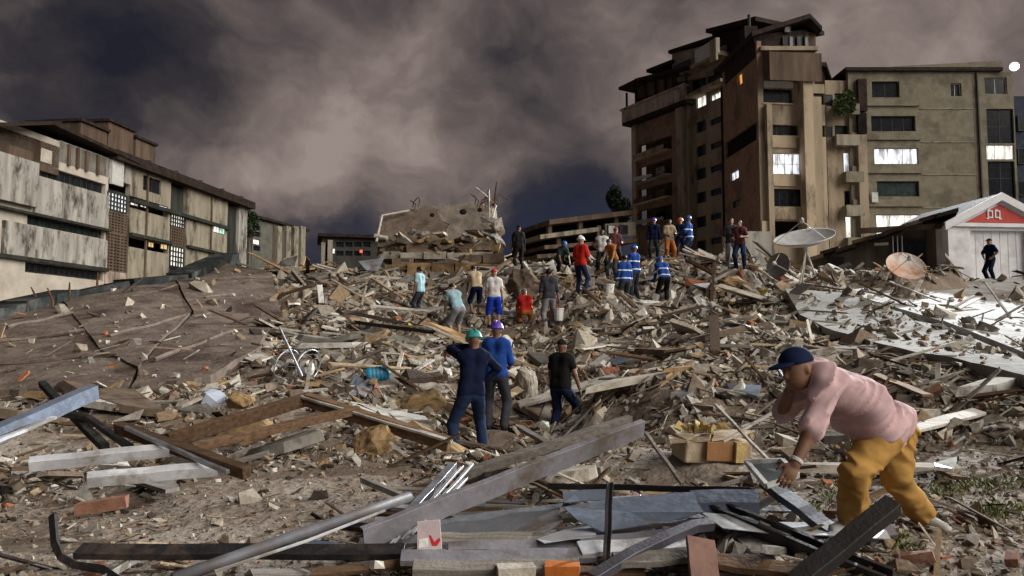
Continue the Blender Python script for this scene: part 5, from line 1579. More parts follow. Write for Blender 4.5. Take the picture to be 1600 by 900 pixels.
def beam(name, label, cat, pts, w, h, sec, mat, up=(0, -.3, 1), bend=.0, seg=7, group=None, twist=0):
    """pts: world points; the section's second axis follows up"""
    pts = [Vector(p) for p in pts]
    if len(pts) == 2: pts = [pts[0].lerp(pts[1], i / seg) for i in range(seg + 1)]
    S = SEC[sec](w, h); n = len(S); v = []; f = []; m = len(pts); ph = random.uniform(0, 9)
    for i, p in enumerate(pts):
        x = (pts[min(i + 1, m - 1)] - pts[max(i - 1, 0)]).normalized()
        U = Vector(up); z = (U - x * U.dot(x)).normalized(); y = z.cross(x)
        if twist: q = Matrix.Rotation(twist * i / (m - 1), 3, x); y, z = q @ y, q @ z
        dz = bend * math.sin(math.pi * i / (m - 1)) + (.004 * math.sin(ph + i * 1.7) if m > 2 else 0)
        for a, b in S: v.append(p + y * a + z * (b + dz))
    for i in range(m - 1):
        for k in range(n): f.append((i * n + k, i * n + (k + 1) % n, (i + 1) * n + (k + 1) % n, (i + 1) * n + k))
    f.append(tuple(range(n))[::-1]); f.append(tuple(range((m - 1) * n, m * n)))
    o = mk(name, v, f, mat); bv = o.modifiers.new('edge', 'BEVEL'); bv.width = min(w, h) * .06 if sec == 'box' else .0015; bv.segments = 1; bv.limit_method = 'ANGLE'
    return tag(o, label, cat, group)


def ends(*q): return [at(*e) for e in q]


# the heap of steel and boards in front
beam('steel_fascia', 'long lilac-grey steel fascia slanting across the front of the debris', 'beam', ends((566, 842, 4.95), (1004, 668, 6.5)), .05, .155, 'C', lilac, up=(0, -.25, 1), seg=12, twist=.12)
beam('timber_joist', 'grey weathered joist lying just behind the long lilac-grey fascia', 'beam', ends((715, 745, 6.6), (985, 655, 7.6)), .07, .09, 'box', woods[2])
o = MB().tube(ends((270, 905, 4.35), (360, 873, 4.6), (460, 838, 4.9), (550, 807, 5.28), (640, 776, 5.7)), .038, 14).build('steel_tube', M('tube_dark', (.15, .15, .17), (.09, .09, .10), 5, .6, .1, bump=.06, dirt=(.12, .10, .085), dscale=4), smooth=True); tag(o, 'dark round tube running to the lower left corner of the front heap', 'pipe')
beam('aluminium_trim', 'thin bright aluminium trim along the lower edge of the dark tube', 'trim', ends((335, 892, 4.33), (480, 845, 4.75), (602, 798, 5.2)), .012, .015, 'box', white_metal)
beam('dark_plank', 'flat blackened plank lying across the dirt at lower left', 'plank', ends((122, 862, 4.75), (632, 862, 4.8)), .12, .045, 'box', dark_metal)
pts = ends((82, 805, 5.0), (85, 850, 4.75), (96, 870, 4.65), (118, 882, 4.6), (160, 890, 4.5), (185, 908, 4.3))
beam('bent_bar', 'bent black flat bar standing out of the dirt at lower left', 'bar', pts, .025, .045, 'box', dark_metal, up=(1, -.2, .5))
beam('white_channel', 'upper of two white channels lying parallel at left', 'channel', ends((46, 726, 6.45), (268, 702, 6.9)), .09, .10, 'C', white_metal, up=(0, -.55, 1))
beam('white_channel', 'lower of two white channels lying parallel at left', 'channel', ends((136, 750, 6.15), (348, 731, 6.6)), .09, .10, 'C', white_metal, up=(0, -.55, 1))
beam('blue_channel', 'blue-grey steel channel jutting in from the left edge', 'channel', ends((-60, 704, 6.3), (146, 612, 7.9)), .12, .15, 'C', bluesheet, up=(0, -.4, 1))
beam('pale_strip', 'narrow pale strip below the blue-grey channel at the left edge', 'strip', ends((-30, 700, 6.2), (85, 652, 7.1)), .05, .03, 'box', white_metal)
beam('brown_beam', 'dark brown beam slanting down across the white channels at left', 'beam', ends((184, 668, 7.3), (386, 738, 6.4)), .09, .11, 'box', woods[0])
beam('steel_pole', 'grey pole lying against the dark brown beam at left', 'pole', ends((196, 668, 7.15), (356, 738, 6.25)), .035, .035, 'box', steel)
beam('dark_post', 'dark green post leaning behind the blue-grey channel', 'post', ends((66, 600, 9.2), (165, 700, 7.4)), .08, .08, 'box', tar)
beam('dark_post', 'dark curved rail at left beneath the leaning green post', 'post', ends((92, 645, 8.3), (140, 655, 7.9), (205, 700, 7.2)), .06, .06, 'box', dark_metal)
beam('roof_rafter', 'long dark rafter with pale edge descending right toward the striding rescuer', 'rafter', ends((478, 624, 9.6), (702, 694, 9.0)), .10, .17, 'box', woods[0])
beam('edge_trim', 'pale trim fixed along the long dark rafter', 'trim', ends((470, 619, 9.55), (706, 690, 8.92)), .06, .03, 'box', woods[3])
beam('roof_rafter', 'long dark rafter descending left from the ridge of the fallen frame', 'rafter', ends((486, 622, 9.7), (262, 688, 8.4)), .10, .16, 'box', woods[0])
beam('roof_rafter', 'thin brown rafter lying under the ridge of the fallen frame', 'rafter', ends((560, 640, 9.4), (300, 700, 8.0)), .08, .10, 'box', woods[0])
for k, (a, b, l) in enumerate((((612, 848, 5.0), (722, 728, 6.6), 'leftmost'), ((630, 842, 4.98), (737, 726, 6.55), 'middle'), ((640, 835, 4.95), (728, 748, 6.2), 'rightmost'))):
    beam('aluminium_strip', l + ' of three bright aluminium strips crossing under the lilac fascia', 'strip', ends(a, b), .035, .02, 'L', white_metal)
beam('steel_channel', 'grey steel channel beside the bright aluminium strips', 'channel', ends((605, 840, 5.2), (708, 728, 6.9)), .07, .06, 'C', steel)
beam('black_angle', 'long black angle iron lying level across the blue sheets', 'angle iron', ends((856, 757, 5.75), (1173, 764, 5.6)), .05, .05, 'L', dark_metal)
beam('upright_bar', 'dark upright bar standing in front of the blue sheets', 'bar', ends((953, 752, 4.9), (947, 895, 4.55)), .035, .035, 'L', dark_metal, up=(-.6, -1, 0))
beam('dark_channel', 'dark channel running down right from the blue sheets to the corner', 'channel', ends((1092, 784, 5.45), (1390, 908, 4.35)), .13, .10, 'lip', M('channel_dark', (.075, .070, .075), (.04, .037, .04), 5, .45, .4), up=(0, -.35, 1))
beam('black_timber', 'thick black square timber propped up at lower right', 'timber', ends((1240, 915, 4.2), (1396, 788, 4.45)), .105, .10, 'box', M('black_timber', (.022, .019, .018), (.012, .010, .010), 5, .7, bump=.5), up=(0, -.5, 1))
pts = ends((925, 905, 4.35), (985, 868, 4.55), (1045, 838, 4.75), (1085, 822, 4.9), (1112, 820, 4.95))
beam('curved_rail', 'curved slate-grey rail in the middle of the front heap', 'rail', pts, .075, .06, 'box', M('slate_metal', (.11, .105, .13), (.07, .066, .08), 5, .5, .4))
for k, (a, b, w, h, m, l) in enumerate((
        ((626, 872, 4.6), (930, 866, 4.7), .12, .04, lilac, 'long lilac-grey board at the bottom of the front heap'),
        ((645, 888, 4.4), (905, 884, 4.45), .10, .05, woods[2], 'weathered grey board at the very bottom of the front heap'),
        ((905, 858, 4.72), (1085, 846, 4.85), .14, .03, white_metal, 'whitish flat board right of the upright bar'),
        ((700, 856, 4.9), (1000, 848, 5.0), .10, .04, lilac, 'lilac-grey batten lying below the folded blue sheet'),
        ((960, 876, 4.5), (1120, 862, 4.6), .12, .04, woods[2], 'grey board beside the short red-brown board'),
        ((1110, 876, 4.5), (1260, 892, 4.35), .12, .04, woods[0], 'dark board under the dark channel at the bottom edge'),
        ((670, 842, 5.05), (870, 838, 5.1), .12, .03, woods[2], 'dull grey board beside the sticker sheet'))):
    beam('loose_board', l, 'board', ends(a, b), w, h, 'box', m, bend=-.008)
beam('red_board', 'short red-brown board standing on end at the bottom middle', 'board', ends((1094, 842, 4.55), (1102, 915, 4.3)), .17, .035, 'box', M('board_redbrown', (.27, .165, .135), (.19, .11, .09), 6, .85, stretch=(1, 1, .3)), up=(0, -1, 0))
beam('dark_frame_side', 'dark frame piece sloping below the white tray', 'frame', ends((1196, 752, 5.35), (1302, 832, 4.95)), .14, .05, 'C', M('frame_dark', (.09, .085, .10), (.05, .05, .06), 5, .55, .2, bump=.06), up=(.3, -.6, 1))
beam('thin_rod', 'thin brown rod leaning behind the end of the fascia', 'rod', ends((1008, 676, 6.6), (1066, 756, 6.0)), .03, .03, 'box', woods[2])
beam('thin_rod', 'thin pale rod leaning toward the bending man', 'rod', ends((1118, 632, 7.2), (1222, 742, 6.0)), .025, .025, 'box', woods[3])
beam('thin_rod', 'thin pale rod beside the bending man crossing the leaning rod', 'rod', ends((1130, 690, 7.0), (1235, 628, 7.2)), .025, .025, 'box', woods[3])
beam('pale_plank', 'pale plank lying at right behind the bending man', 'plank', ends((1418, 672, 7.9), (1530, 643, 8.6)), .16, .035, 'box', woods[3])
beam('pale_plank', 'tan plank lying above the pale plank at right', 'plank', ends((1366, 585, 10.6), (1450, 618, 9.2)), .14, .035, 'box', woods[1])
beam('long_plank', 'pale timber plank under the feet of the stout man in black vest', 'plank', [Vector((p.x, p.y, float(H(p.x, p.y)) + .14)) for p in ends((810, 655, 14.1), (962, 646, 14.3))], .26, .06, 'box', woods[3])
beam('long_plank', 'thin plank lying in front of the stout man in black vest', 'plank', ends((812, 668, 11.9), (868, 700, 10.8)), .10, .06, 'box', woods[2])
beam('orange_plank', 'bright orange plank lying on the fallen brown roof', 'plank', ends((126, 586, 13.4), (200, 570, 14.2)), .16, .05, 'box', M('plank_orange', (.42, .13, .03), (.32, .09, .02), 5, .85, stretch=(.4, 4, 4)))
beam('white_tube', 'short pale tube standing on the fallen brown roof near its parapet', 'tube', ends((101, 484, 20.2), (108, 514, 19.0)), .12, .12, 'box', white_metal)
beam('white_tube', 'white tube standing upright on the rubble left of the ruin', 'tube', ends((499, 446, 24.5), (502, 474, 24.3)), .17, .12, 'box', wplast)
for k, (a, b, m, l) in enumerate((
        ((600, 458 + 95, 14.6), (612, 600, 13.8), 3, 'thin pale stick standing behind the blue container'),
        ((628, 552, 14.6), (618, 592, 14.0), 3, 'thin pale stick leaning right of the blue container'),
        ((630, 590, 13.9), (676, 562, 15.0), 3, 'long pale lath lying right of the blue container'),
        ((545, 612, 12.8), (640, 598, 13.4), 3, 'pale lath lying in front of the blue container'),
        ((472, 612, 12.2), (555, 604, 12.7), 3, 'pale lath lying right of the fan guard'),
        ((410, 560, 15.5), (500, 548, 16.5), 1, 'tan batten above the fan guard'),
        ((1112, 486, 21.0), (1185, 526, 17.0), 2, 'grey batten slanting through the rubble right of centre'),
        ((1125, 525, 17.2), (1215, 535, 16.8), 3, 'pale batten lying left of the navy cap'),
        ((985, 485, 22.8), (1010, 512, 19.3), 2, 'grey batten below the blue rescuers'),
        ((1060, 560, 14.8), (1165, 585, 13.0), 3, 'cream plank below the heap of cream fragments'),
        ((1390, 440, 22), (1470, 472, 20.6), 3, 'white batten slanting below the rusty dish'),
        ((1425, 462, 21.6), (1440, 438, 22.4), 3, 'short white batten crossing near the rusty dish'),
        ((1540, 442, 20), (1580, 498, 17.6), 2, 'grey batten slanting on the white roof plate'),
        ((1480, 486, 19.4), (1522, 462, 20.8), 2, 'dark grey lath lying on the white roof plate'),
        ((1495, 484, 19.2), (1530, 466, 20.4), 3, 'white lath lying on the white roof plate'))):
    beam('lath', l, 'lath', ends(a, b), .055 + .02 * (k % 3), .035, 'box', woods[m])


# short lengths under and between the long ones
seen = {}
for k in range(44):
    px = random.uniform(590, 1260); py = random.uniform(785, 893); d = 1.5 * F / (py - HOR) - .12; d = max(4.3, d * .97)
    a = random.gauss(0, .22); L = random.uniform(.35, 1.3); m, mn = random.choice(((lilac, 'lilac-grey metal'), (woods[2], 'weathered grey'), (lilac, 'lilac-grey metal'), (woods[0], 'dark brown'), (white_metal, 'white metal'), (bluesheet, 'blue-grey metal'), (dark_metal, 'black metal')))
    c = at(px, py, d); c.z = max(c.z, float(H(c.x, c.y)) + .03); v = Vector((math.cos(a), math.sin(a) * .8, random.gauss(0, .05))) * L / 2
    beam('offcut', 'short %s offcut lying loose in the front heap' % mn, 'offcut', [c - v, c + v], random.uniform(.05, .12), random.uniform(.025, .05), 'box' if m in woods else random.choice(('C', 'L', 'box')), m, group='loose offcuts in the front heap', up=(random.gauss(0, .2), -.4, 1), seg=4)


# sheets and boxes of the front heap
def sheet(name, label, cat, pts, th, mat, n=(0, .5, -1), fold=0):
    P = [at(*p) for p in pts]
    o = MB().plate(P, th, n).build(name, mat)
    return tag(o, label, cat)


def folded(name, label, rows, th, mat, cat='metal sheet'):
    """a folded sheet: rows of points across, thickened"""
    R = [[at(*p) for p in r] for r in rows]; n = len(R[0]); m = len(R); v = []; f = []
    for k in (0, 1):
        for r in R:
            for p in r: v.append(p + Vector((0, .3, -1)) * (th * k))
    g = lambda k, i, j: k * m * n + i * n + j
    for i in range(m - 1):
        for j in range(n - 1):
            f.append((g(0, i, j), g(0, i, j + 1), g(0, i + 1, j + 1), g(0, i + 1, j))); f.append((g(1, i, j), g(1, i + 1, j), g(1, i + 1, j + 1), g(1, i, j + 1)))
    for i in range(m - 1):
        f.append((g(0, i, 0), g(0, i + 1, 0), g(1, i + 1, 0), g(1, i, 0))); f.append((g(0, i, n - 1), g(1, i, n - 1), g(1, i + 1, n - 1), g(0, i + 1, n - 1)))
    for j in range(n - 1):
        f.append((g(0, 0, j), g(1, 0, j), g(1, 0, j + 1), g(0, 0, j + 1))); f.append((g(0, m - 1, j), g(0, m - 1, j + 1), g(1, m - 1, j + 1), g(1, m - 1, j)))
    return tag(mk(name, v, f, mat), label, cat)


folded('folded_sheet', 'long folded blue-grey sheet lying across the front heap', [[(880, 792, 5.35), (960, 778, 5.4), (1085, 768, 5.45)], [(902, 812, 5.05), (985, 800, 5.15), (1090, 786, 5.25)], [(940, 830, 4.98), (1040, 814, 5.05), (1100, 800, 5.1)]], .006, bluesheet)
folded('folded_sheet', 'blue-grey box end with a folded flange right of the front heap', [[(1078, 766, 5.5), (1130, 764, 5.5), (1184, 765, 5.45)], [(1088, 786, 5.3), (1140, 784, 5.3), (1187, 786, 5.25)], [(1100, 806, 5.25), (1145, 806, 5.25), (1187, 808, 5.2)]], .006, bluesheet)
folded('folded_sheet', 'small blue sheet piece left of the upright bar', [[(879, 768, 5.6), (915, 765, 5.65), (955, 764, 5.65)], [(881, 785, 5.45), (918, 782, 5.5), (958, 780, 5.5)]], .006, bluesheet)
folded('folded_sheet', 'pale crumpled sheet left of the upright bar under the folded blue sheet', [[(838, 842, 5.0), (880, 828, 5.1), (928, 820, 5.15)], [(850, 848, 4.85), (890, 842, 4.9), (932, 838, 4.95)]], .006, white_metal)
folded('folded_sheet', 'dull grey sheet behind the sticker board', [[(688, 812, 5.35), (760, 800, 5.5), (880, 786, 5.7)], [(688, 838, 5.1), (770, 828, 5.2), (868, 806, 5.4)], [(692, 862, 4.95), (770, 852, 5.0), (835, 846, 5.1)]], .006, M('dull_sheet', (.20, .21, .23), (.14, .145, .16), 3, .5, .35, bump=.3, bscale=10))
folded('folded_sheet', 'grey sheet leaning at left of the folded blue sheet', [[(770, 835, 5.2), (830, 812, 5.35), (872, 795, 5.5)], [(800, 848, 5.05), (850, 832, 5.1), (880, 815, 5.25)]], .006, lilac)
folded('folded_sheet', 'white sheet lying under the sloping dark frame piece', [[(1190, 815, 5.1), (1260, 816, 5.1), (1385, 828, 4.95)], [(1215, 834, 4.9), (1290, 836, 4.85), (1392, 842, 4.8)]], .006, white_metal)
folded('folded_sheet', 'white-grey sheet between the dark channel and the frame piece', [[(1095, 800, 5.2), (1160, 806, 5.15), (1230, 818, 5.05)], [(1130, 825, 4.95), (1180, 830, 4.92), (1240, 838, 4.88)]], .006, white_metal)
folded('folded_sheet', 'long lilac sheet under the curved rail', [[(905, 838, 4.95), (990, 832, 5.0), (1070, 822, 5.1)], [(910, 858, 4.82), (990, 852, 4.85), (1075, 842, 4.9)]], .006, lilac)
# sticker board with a red mark
root = thing('sticker_board', 'small pinkish board with a red mark standing at the left of the front heap', 'board', at(672, 862, 4.7))
P = [at(652, 860, 4.72), at(690, 858, 4.74), at(687, 813, 4.9), at(652, 816, 4.88)]
MB().plate(P, .025, (0, 1, 0)).build('panel', M('board_pink', (.46, .37, .37), (.38, .30, .30), 6, .8), root)
redp = M('print_red', (.55, .02, .03), None, 4, .7, bump=0)
q = lambda a, b: P[0].lerp(P[1], a).lerp(P[3].lerp(P[2], a), b) + Vector((0, -.004, 0))
MB().plate([q(.50, .50), q(.58, .50), q(.72, .26), q(.95, .40), q(.98, .30), q(.82, .12), q(.62, .14)], .003, (0, 1, 0)).build('red_mark', redp, root)
MB().plate([q(.06, .10), q(.46, .10), q(.46, .42), q(.06, .38)], .003, (0, 1, 0)).build('white_patch', wplast, root)
# white tray
root = thing('white_tray', 'white framed tray under the bending man\'s hand', 'tray', at(1205, 758, 5.0))
T = [at(1166, 724, 5.15), at(1222, 722, 5.1), at(1246, 746, 4.75), at(1198, 762, 4.75)]
MB().plate(T, .012, (0, .2, -1)).build('bottom', M('tray_glass', (.20, .23, .25), (.12, .14, .15), 3, .25, bump=.05), root)
for i in range(4): MB().bar(T[i] + Vector((0, 0, .012)), T[(i + 1) % 4] + Vector((0, 0, .012)), .03, .03).build('rim', wplast, root)
MB().plate([t.lerp(sum(T, Vector()) / 4 + Vector((.05, .03, 0)), .45) + Vector((.04, .03, .015)) for t in T], .01, (0, 0, -1)).build('white_sheet', wplast, root)


def slump_box(label, name, c, size, rz, mat, cat, tilt=(0, 0)):
    R = Euler((tilt[0], tilt[1], rz)).to_matrix()
    if cat == 'brick' or cat == 'cardboard':
        pts = [Vector((sx * size[0] / 2 * random.uniform(.9, 1.04), sy * size[1] / 2 * random.uniform(.9, 1.04), sz * size[2] / 2 * random.uniform(.88, 1.04))) for sx in (-1, 1) for sy in (-1, 1) for sz in (-1, 1)]
    else:      # broken lump: many facets, no straight edges
        pts = []
        for i in range(34):
            d = Vector(rng.normal(size=3)).normalized(); k = random.uniform(.85, 1.12)
            pts.append(Vector([max(-.5, min(.5, d[j] * .62 * k)) * size[j] for j in range(3)]))
    V, Fc = hull([c + R @ p for p in pts])
    if cat in ('masonry', 'stone'):
        bm = bmesh.new(); vs = [bm.verts.new(v) for v in V]
        for f_ in Fc: bm.faces.new([vs[i] for i in f_])
        bmesh.ops.subdivide_edges(bm, edges=bm.edges[:], cuts=4, use_grid_fill=True); bmesh.ops.triangulate(bm, faces=bm.faces[:]); bm.normal_update()
        W = np.array([v.co[:] for v in bm.verts]); k = min(size)
        amp = k * (.22 * (vnoise(W + 3, 2.2 / k) - .55) + .12 * (vnoise(W + 8, 6 / k) - .5))
        for v, a_ in zip(bm.verts, amp): v.co += v.normal * a_
        bm.verts.index_update(); V = np.array([v.co[:] for v in bm.verts]); Fc = [[v.index for v in f_.verts] for f_ in bm.faces]; bm.free()
    return tag(mk(name, V, Fc, mat), label, cat)


foam = M('foam_yellow', (.55, .42, .20), (.42, .30, .13), 7, .95, bump=.5, bscale=30, dirt=(.26, .18, .09), dscale=3)
padm = M('upholstery_tan', (.50, .41, .29), (.38, .30, .205), 4, .9, bump=.4, dirt=(.24, .18, .12), dscale=2)
c = on(1115, 716) - Vector((0, 0, .07))
root = thing('broken_seat_base', 'torn tan upholstered box with yellow edge lying before the bending man', 'furniture', c)
mb = MB(); mb.box(c + Vector((0, .1, .16)), (.78, .46, .26), Euler((.06, .05, .12)).to_matrix()); o = mb.build('padded_box', padm, root); b_ = o.modifiers.new('soft', 'BEVEL'); b_.width = .03; b_.segments = 3
for lp in (((-.52, -.22), (-.10, -.26), (-.02, -.05), (-.12, .22), (-.44, .24)), ((-.06, -.24), (.30, -.20), (.46, .02), (.22, .26), (-.08, .20), (.02, -.04))):
    P = [c + Vector((x, y + .07, .315 + .10 * x + random.uniform(-.012, .02))) for x, y in lp]; MB().plate(P, .025).build('torn_lid', padm, root)
mb = MB(); mb.box(c + Vector((.02, -.16, .17)), (.3, .08, .2), Euler((.06, .05, .1)).to_matrix()); mb.build('orange_panel', M('panel_orange', (.34, .18, .085), (.25, .13, .06), 5), root)
mb = MB(); mb.box(c + Vector((.24, -.17, .16)), (.12, .09, .22), Euler((.06, .05, .2)).to_matrix()); mb.build('yellow_corner', foam, root)
for k in range(9):
    p = c + Vector((random.uniform(-.35, .2), random.uniform(.0, .25), .37 + .02 * (k % 3)))
    V, Fc = RAW_CHUNK[k]; R = Euler((k, k * 1.7, k)).to_matrix(); mk('foam_scrap', [p + R @ Vector(tuple(v * random.uniform(.04, .09))) for v in V], Fc, foam, root)

slump_box('large ochre wedge of broken masonry under the fallen rafters at left', 'masonry_block', on(368, 702) + Vector((0, .3, .14)), (.75, .5, .34), .2, conc[3], 'masonry', (.2, -.15))
slump_box('ochre rounded masonry lump right of the fallen rafters', 'masonry_block', on(576, 716) + Vector((0, .2, .14)), (.50, .4, .3), .4, conc[3], 'masonry', (.1, -.35))
slump_box('orange brick block lying below the white channels at left', 'brick_block', on(155, 802) + Vector((0, .05, .055)), (.42, .12, .11), .28, brickm, 'brick', (0, -.12))
slump_box('cream brick at the bottom edge of the front heap', 'brick_block', at(806, 897, 4.35), (.22, .12, .1), .1, conc[1], 'brick')
slump_box('bright orange brick at the bottom edge beside the cream one', 'brick_block', at(878, 894, 4.35), (.20, .12, .1), -.1, M('brick_bright', (.52, .17, .04), (.42, .12, .03), 5, .9), 'brick')
slump_box('pale blue rounded plastic tub lying at left below the fallen roof', 'plastic_tub', on(327, 642) + Vector((0, .1, .14)), (.34, .3, .30), .3, M('tub_pale', (.42, .46, .56), (.34, .37, .46), 5, .5), 'tub', (.2, .3))
slump_box('speckled stone block right of the pale blue tub', 'stone_block', on(372, 640) + Vector((0, .1, .12)), (.36, .3, .28), .3, conc[3], 'stone', (.1, .2))
slump_box('boulder-like mass of broken masonry behind the man with the bucket', 'masonry_block', on(822, 470) + Vector((0, .3, .45)), (1.1, .9, 1.15), .3, conc[2], 'masonry', (.1, .2))
slump_box('upright brown masonry mass between the near rescuers and the stout man', 'masonry_block', on(825, 640) + Vector((0, .4, .32)), (.45, .5, .95), .4, conc[1], 'masonry', (.2, -.35))
slump_box('pinkish masonry lump with torn insulation near the rescuers', 'masonry_block', on(655, 650) + Vector((0, .2, .16)), (.75, .5, .42), .3, conc[3], 'masonry', (.2, -.25))
slump_box('orange cardboard piece in the rubble left of the navy cap', 'cardboard', on(1178, 515) + Vector((0, 0, .1)), (.35, .2, .16), .3, M('card_orange', (.5, .2, .05), (.4, .15, .04), 5), 'cardboard', (.3, .2))
slump_box('yellowish clay block on the crest right of the two men', 'masonry_block', on(1150, 452) + Vector((0, .2, .2)), (1.0, .6, .45), .1, conc[3], 'masonry', (.1, .05))
slump_box('salmon pink block in the rubble centre below white boards', 'masonry_block', on(956, 590) + Vector((0, .1, .1)), (.40, .3, .22), .1, M('block_salmon', (.50, .22, .15), (.38, .16, .11), 5), 'masonry', (.1, .1))

# flat boards and panels told apart in the rubble
for k, (lab, pl, m) in enumerate((
        ('white louvred panel lying among the central rubble', [(1008, 536, 16.0), (1034, 538, 16.0), (1024, 570, 14.6), (1003, 566, 14.7)], wplast),
        ('white-blue board in the central rubble left of the louvred panel', [(920, 578, 15.0), (944, 562, 15.6), (956, 570, 15.3), (934, 584, 14.8)], wplast),
        ('pale blue board beside the salmon pink block', [(950, 572, 15.1), (972, 566, 15.4), (982, 570, 15.2), (962, 580, 14.9)], bluesheet),
        ('mauve-grey panel standing among the rubble above the louvred panel', [(1022, 520, 17.6), (1026, 504, 18.2), (1052, 506, 18.2), (1046, 526, 17.4)], lilac),
        ('white tile lying right of the stooping blue rescuer', [(1082, 468, 22.0), (1096, 466, 22.1), (1112, 488, 20.4), (1098, 492, 20.2)], wplast),
        ('pinkish tile left of the white tile', [(1058, 473, 22.2), (1076, 474, 22.0), (1090, 488, 20.8), (1068, 486, 21.0)], lilac),
        ('cream plasterboard sheet lying left above the fan guard', [(358, 546, 16.6), (376, 534, 17.2), (395, 552, 16.2), (428, 566, 15.3), (398, 574, 14.9), (365, 564, 15.6)], conc[1]),
        ('large cream torn sheet behind the fan guard', [(490, 562, 15.2), (540, 554, 15.8), (578, 566, 15.0), (540, 580, 14.4), (500, 576, 14.6)], conc[1]),
        ('wide cream torn sheet under the man in light blue shirt', [(638, 522, 19.2), (690, 512, 20.0), (712, 528, 19.0), (672, 540, 18.2), (640, 536, 18.5)], conc[1]),
        ('cream torn sheet standing at the heels of the man in light blue shirt', [(685, 516, 19.9), (708, 502, 20.4), (706, 530, 19.3), (692, 528, 19.3)], conc[1]),
        ('grey-blue board in the rubble behind the leaning rods', [(1136, 610, 11.6), (1190, 618, 11.2), (1184, 630, 10.9), (1140, 622, 11.2)], bluesheet),
        ('broken grey board below the upper blue-grey one', [(1056, 630, 11.8), (1092, 606, 12.4), (1100, 612, 12.2), (1064, 638, 11.5)], lilac),
        ('grey slate flag lying below the white channels', [(208, 766, 7.2), (262, 756, 7.4), (280, 778, 7.0), (258, 788, 6.9)], conc[0]),
        ('cream board at the right edge near the sloping slab', [(1484, 572, 11.4), (1530, 560, 11.8), (1542, 572, 11.4), (1500, 584, 11.0)], conc[4]),
        ('white broken board lying right of the pale plank', [(1460, 740, 7.0), (1496, 736, 7.1), (1490, 750, 6.9), (1462, 752, 6.9)], wplast),
        ('flat grey-white board under the blue container', [(545, 624, 12.4), (575, 606, 13.0), (588, 610, 12.8), (570, 632, 12.1)], lilac),
        ('lilac panel lying left of the fan guard', [(545, 612, 12.8), (556, 598, 13.4), (568, 602, 13.2), (560, 620, 12.6)], bluesheet))):
    P = [on(x, y) + Vector((0, 0, .10 + .03 * (i % 2))) for i, (x, y, d) in enumerate(pl)]
    tag(MB().plate(P, .035).build('wallboard', m), lab, 'panel')

# ------------------------------------------------------------------ scattered rubble
def zone(px, py):
    if py < 470:
        for x, t in ((430, 'along the crest right of the toppled parapet'), (590, 'on the crest left of the upturned roof slab'), (800, 'at the foot of the upturned roof slab'), (930, 'around the man in the red shirt'),
                     (1110, 'on the crest around the blue rescuers'), (1240, 'below the two men under the tower')):
            if px < x: return t
        return 'below the white house and the dishes'
    if py < 545:
        for x, t in ((420, 'on the fallen brown roof'), (620, 'on the slope below the white tube'), (800, 'around the man in royal blue shorts'), (920, 'around the man with the bucket'), (1080, 'below the stooping blue rescuer'), (1240, 'on the slope above the navy cap')):
            if px < x: return t
        return 'on the pale sloping slab'
    if py < 640:
        for x, t in ((330, 'at the foot of the fallen brown roof'), (540, 'around the fan guard'), (700, 'around the blue container'), (850, 'behind the near rescuers'), (1010, 'in the hollow by the salmon block'), (1230, 'above the leaning rods')):
            if px < x: return t
        return 'behind the bending man'
    if py < 740:
        for x, t in ((250, 'behind the white channels'), (480, 'beneath the fallen rafters'), (700, 'right of the fallen rafters'), (860, 'at the feet of the near rescuers'), (1030, 'by the stout man in black vest'), (1300, 'around the torn upholstered box')):
            if px < x: return t
        return 'right of the bending man'
    for x, t in ((420, 'on the dirt at lower left'), (700, 'left of the front heap of steel'), (1000, 'beneath the lilac fascia'), (1300, 'beneath the blue sheets of the front heap')):
        if px < x: return t
    return 'on the ground at lower right'


FOOT = [(at(*q).x, at(*q).y) for q in FEET]
_b = on(1115, 716); FOOT += [(_b.x + dx, _b.y + dy) for dx in (-.45, -.1, .3) for dy in (-.35, .1, .4)]


def sample(n, ymin=4.3, ymax=33.5, u=.90):
    """places on the heap, denser near the viewer as smaller pieces show there"""
    out = []
    while len(out) < n:
        m = n * 2
        y = np.exp(rng.uniform(math.log(ymin), math.log(ymax), m)); x = rng.uniform(-u, u, m) * y
        # even spread over the visible slopes: the far ground rises toward the viewer
        keep = rng.random(m) < np.clip(.35 + y / 26, .35, 1)
        z = H(x, y); den, _ = zones(x, y, z)
        keep &= rng.random(m) < den
        q3 = np.stack([x, y, x * 0], -1); keep &= rng.random(m) < np.clip((vnoise(q3 + 2, .75) * .6 + vnoise(q3 + 9, 1.9) * .4 - .30) * 3.6, .12, 1)
        for fx, fy in FOOT: keep &= (x - fx) ** 2 + (y - fy + .15) ** 2 > .38 ** 2
        out += [(a, b, slab_top(a, b, c)) if e < .3 and b > 8 else (a, b, c) for a, b, c, e in zip(x[keep], y[keep], z[keep], den[keep])]
    return np.array(out[:n])


def put(name, me, p, sc, lab, cat, group, tilt=.5, rz=None, sink=.1):
    o = bpy.data.objects.new(name, me); col.objects.link(o)
    n = normal(p[0], p[1])
    q = Vector((0, 0, 1)).rotation_difference(n)
    e = Euler((random.uniform(-tilt, tilt), random.uniform(-tilt, tilt), 0)).to_quaternion() @ Euler((0, 0, random.uniform(0, 6.28) if rz is None else rz)).to_quaternion()
    o.rotation_mode = 'QUATERNION'; o.rotation_quaternion = q @ e
    o.location = (p[0], p[1], p[2] + sc[2] * .5 - sink * sc[2]); o.scale = sc
    tag(o, lab, cat, group); return o


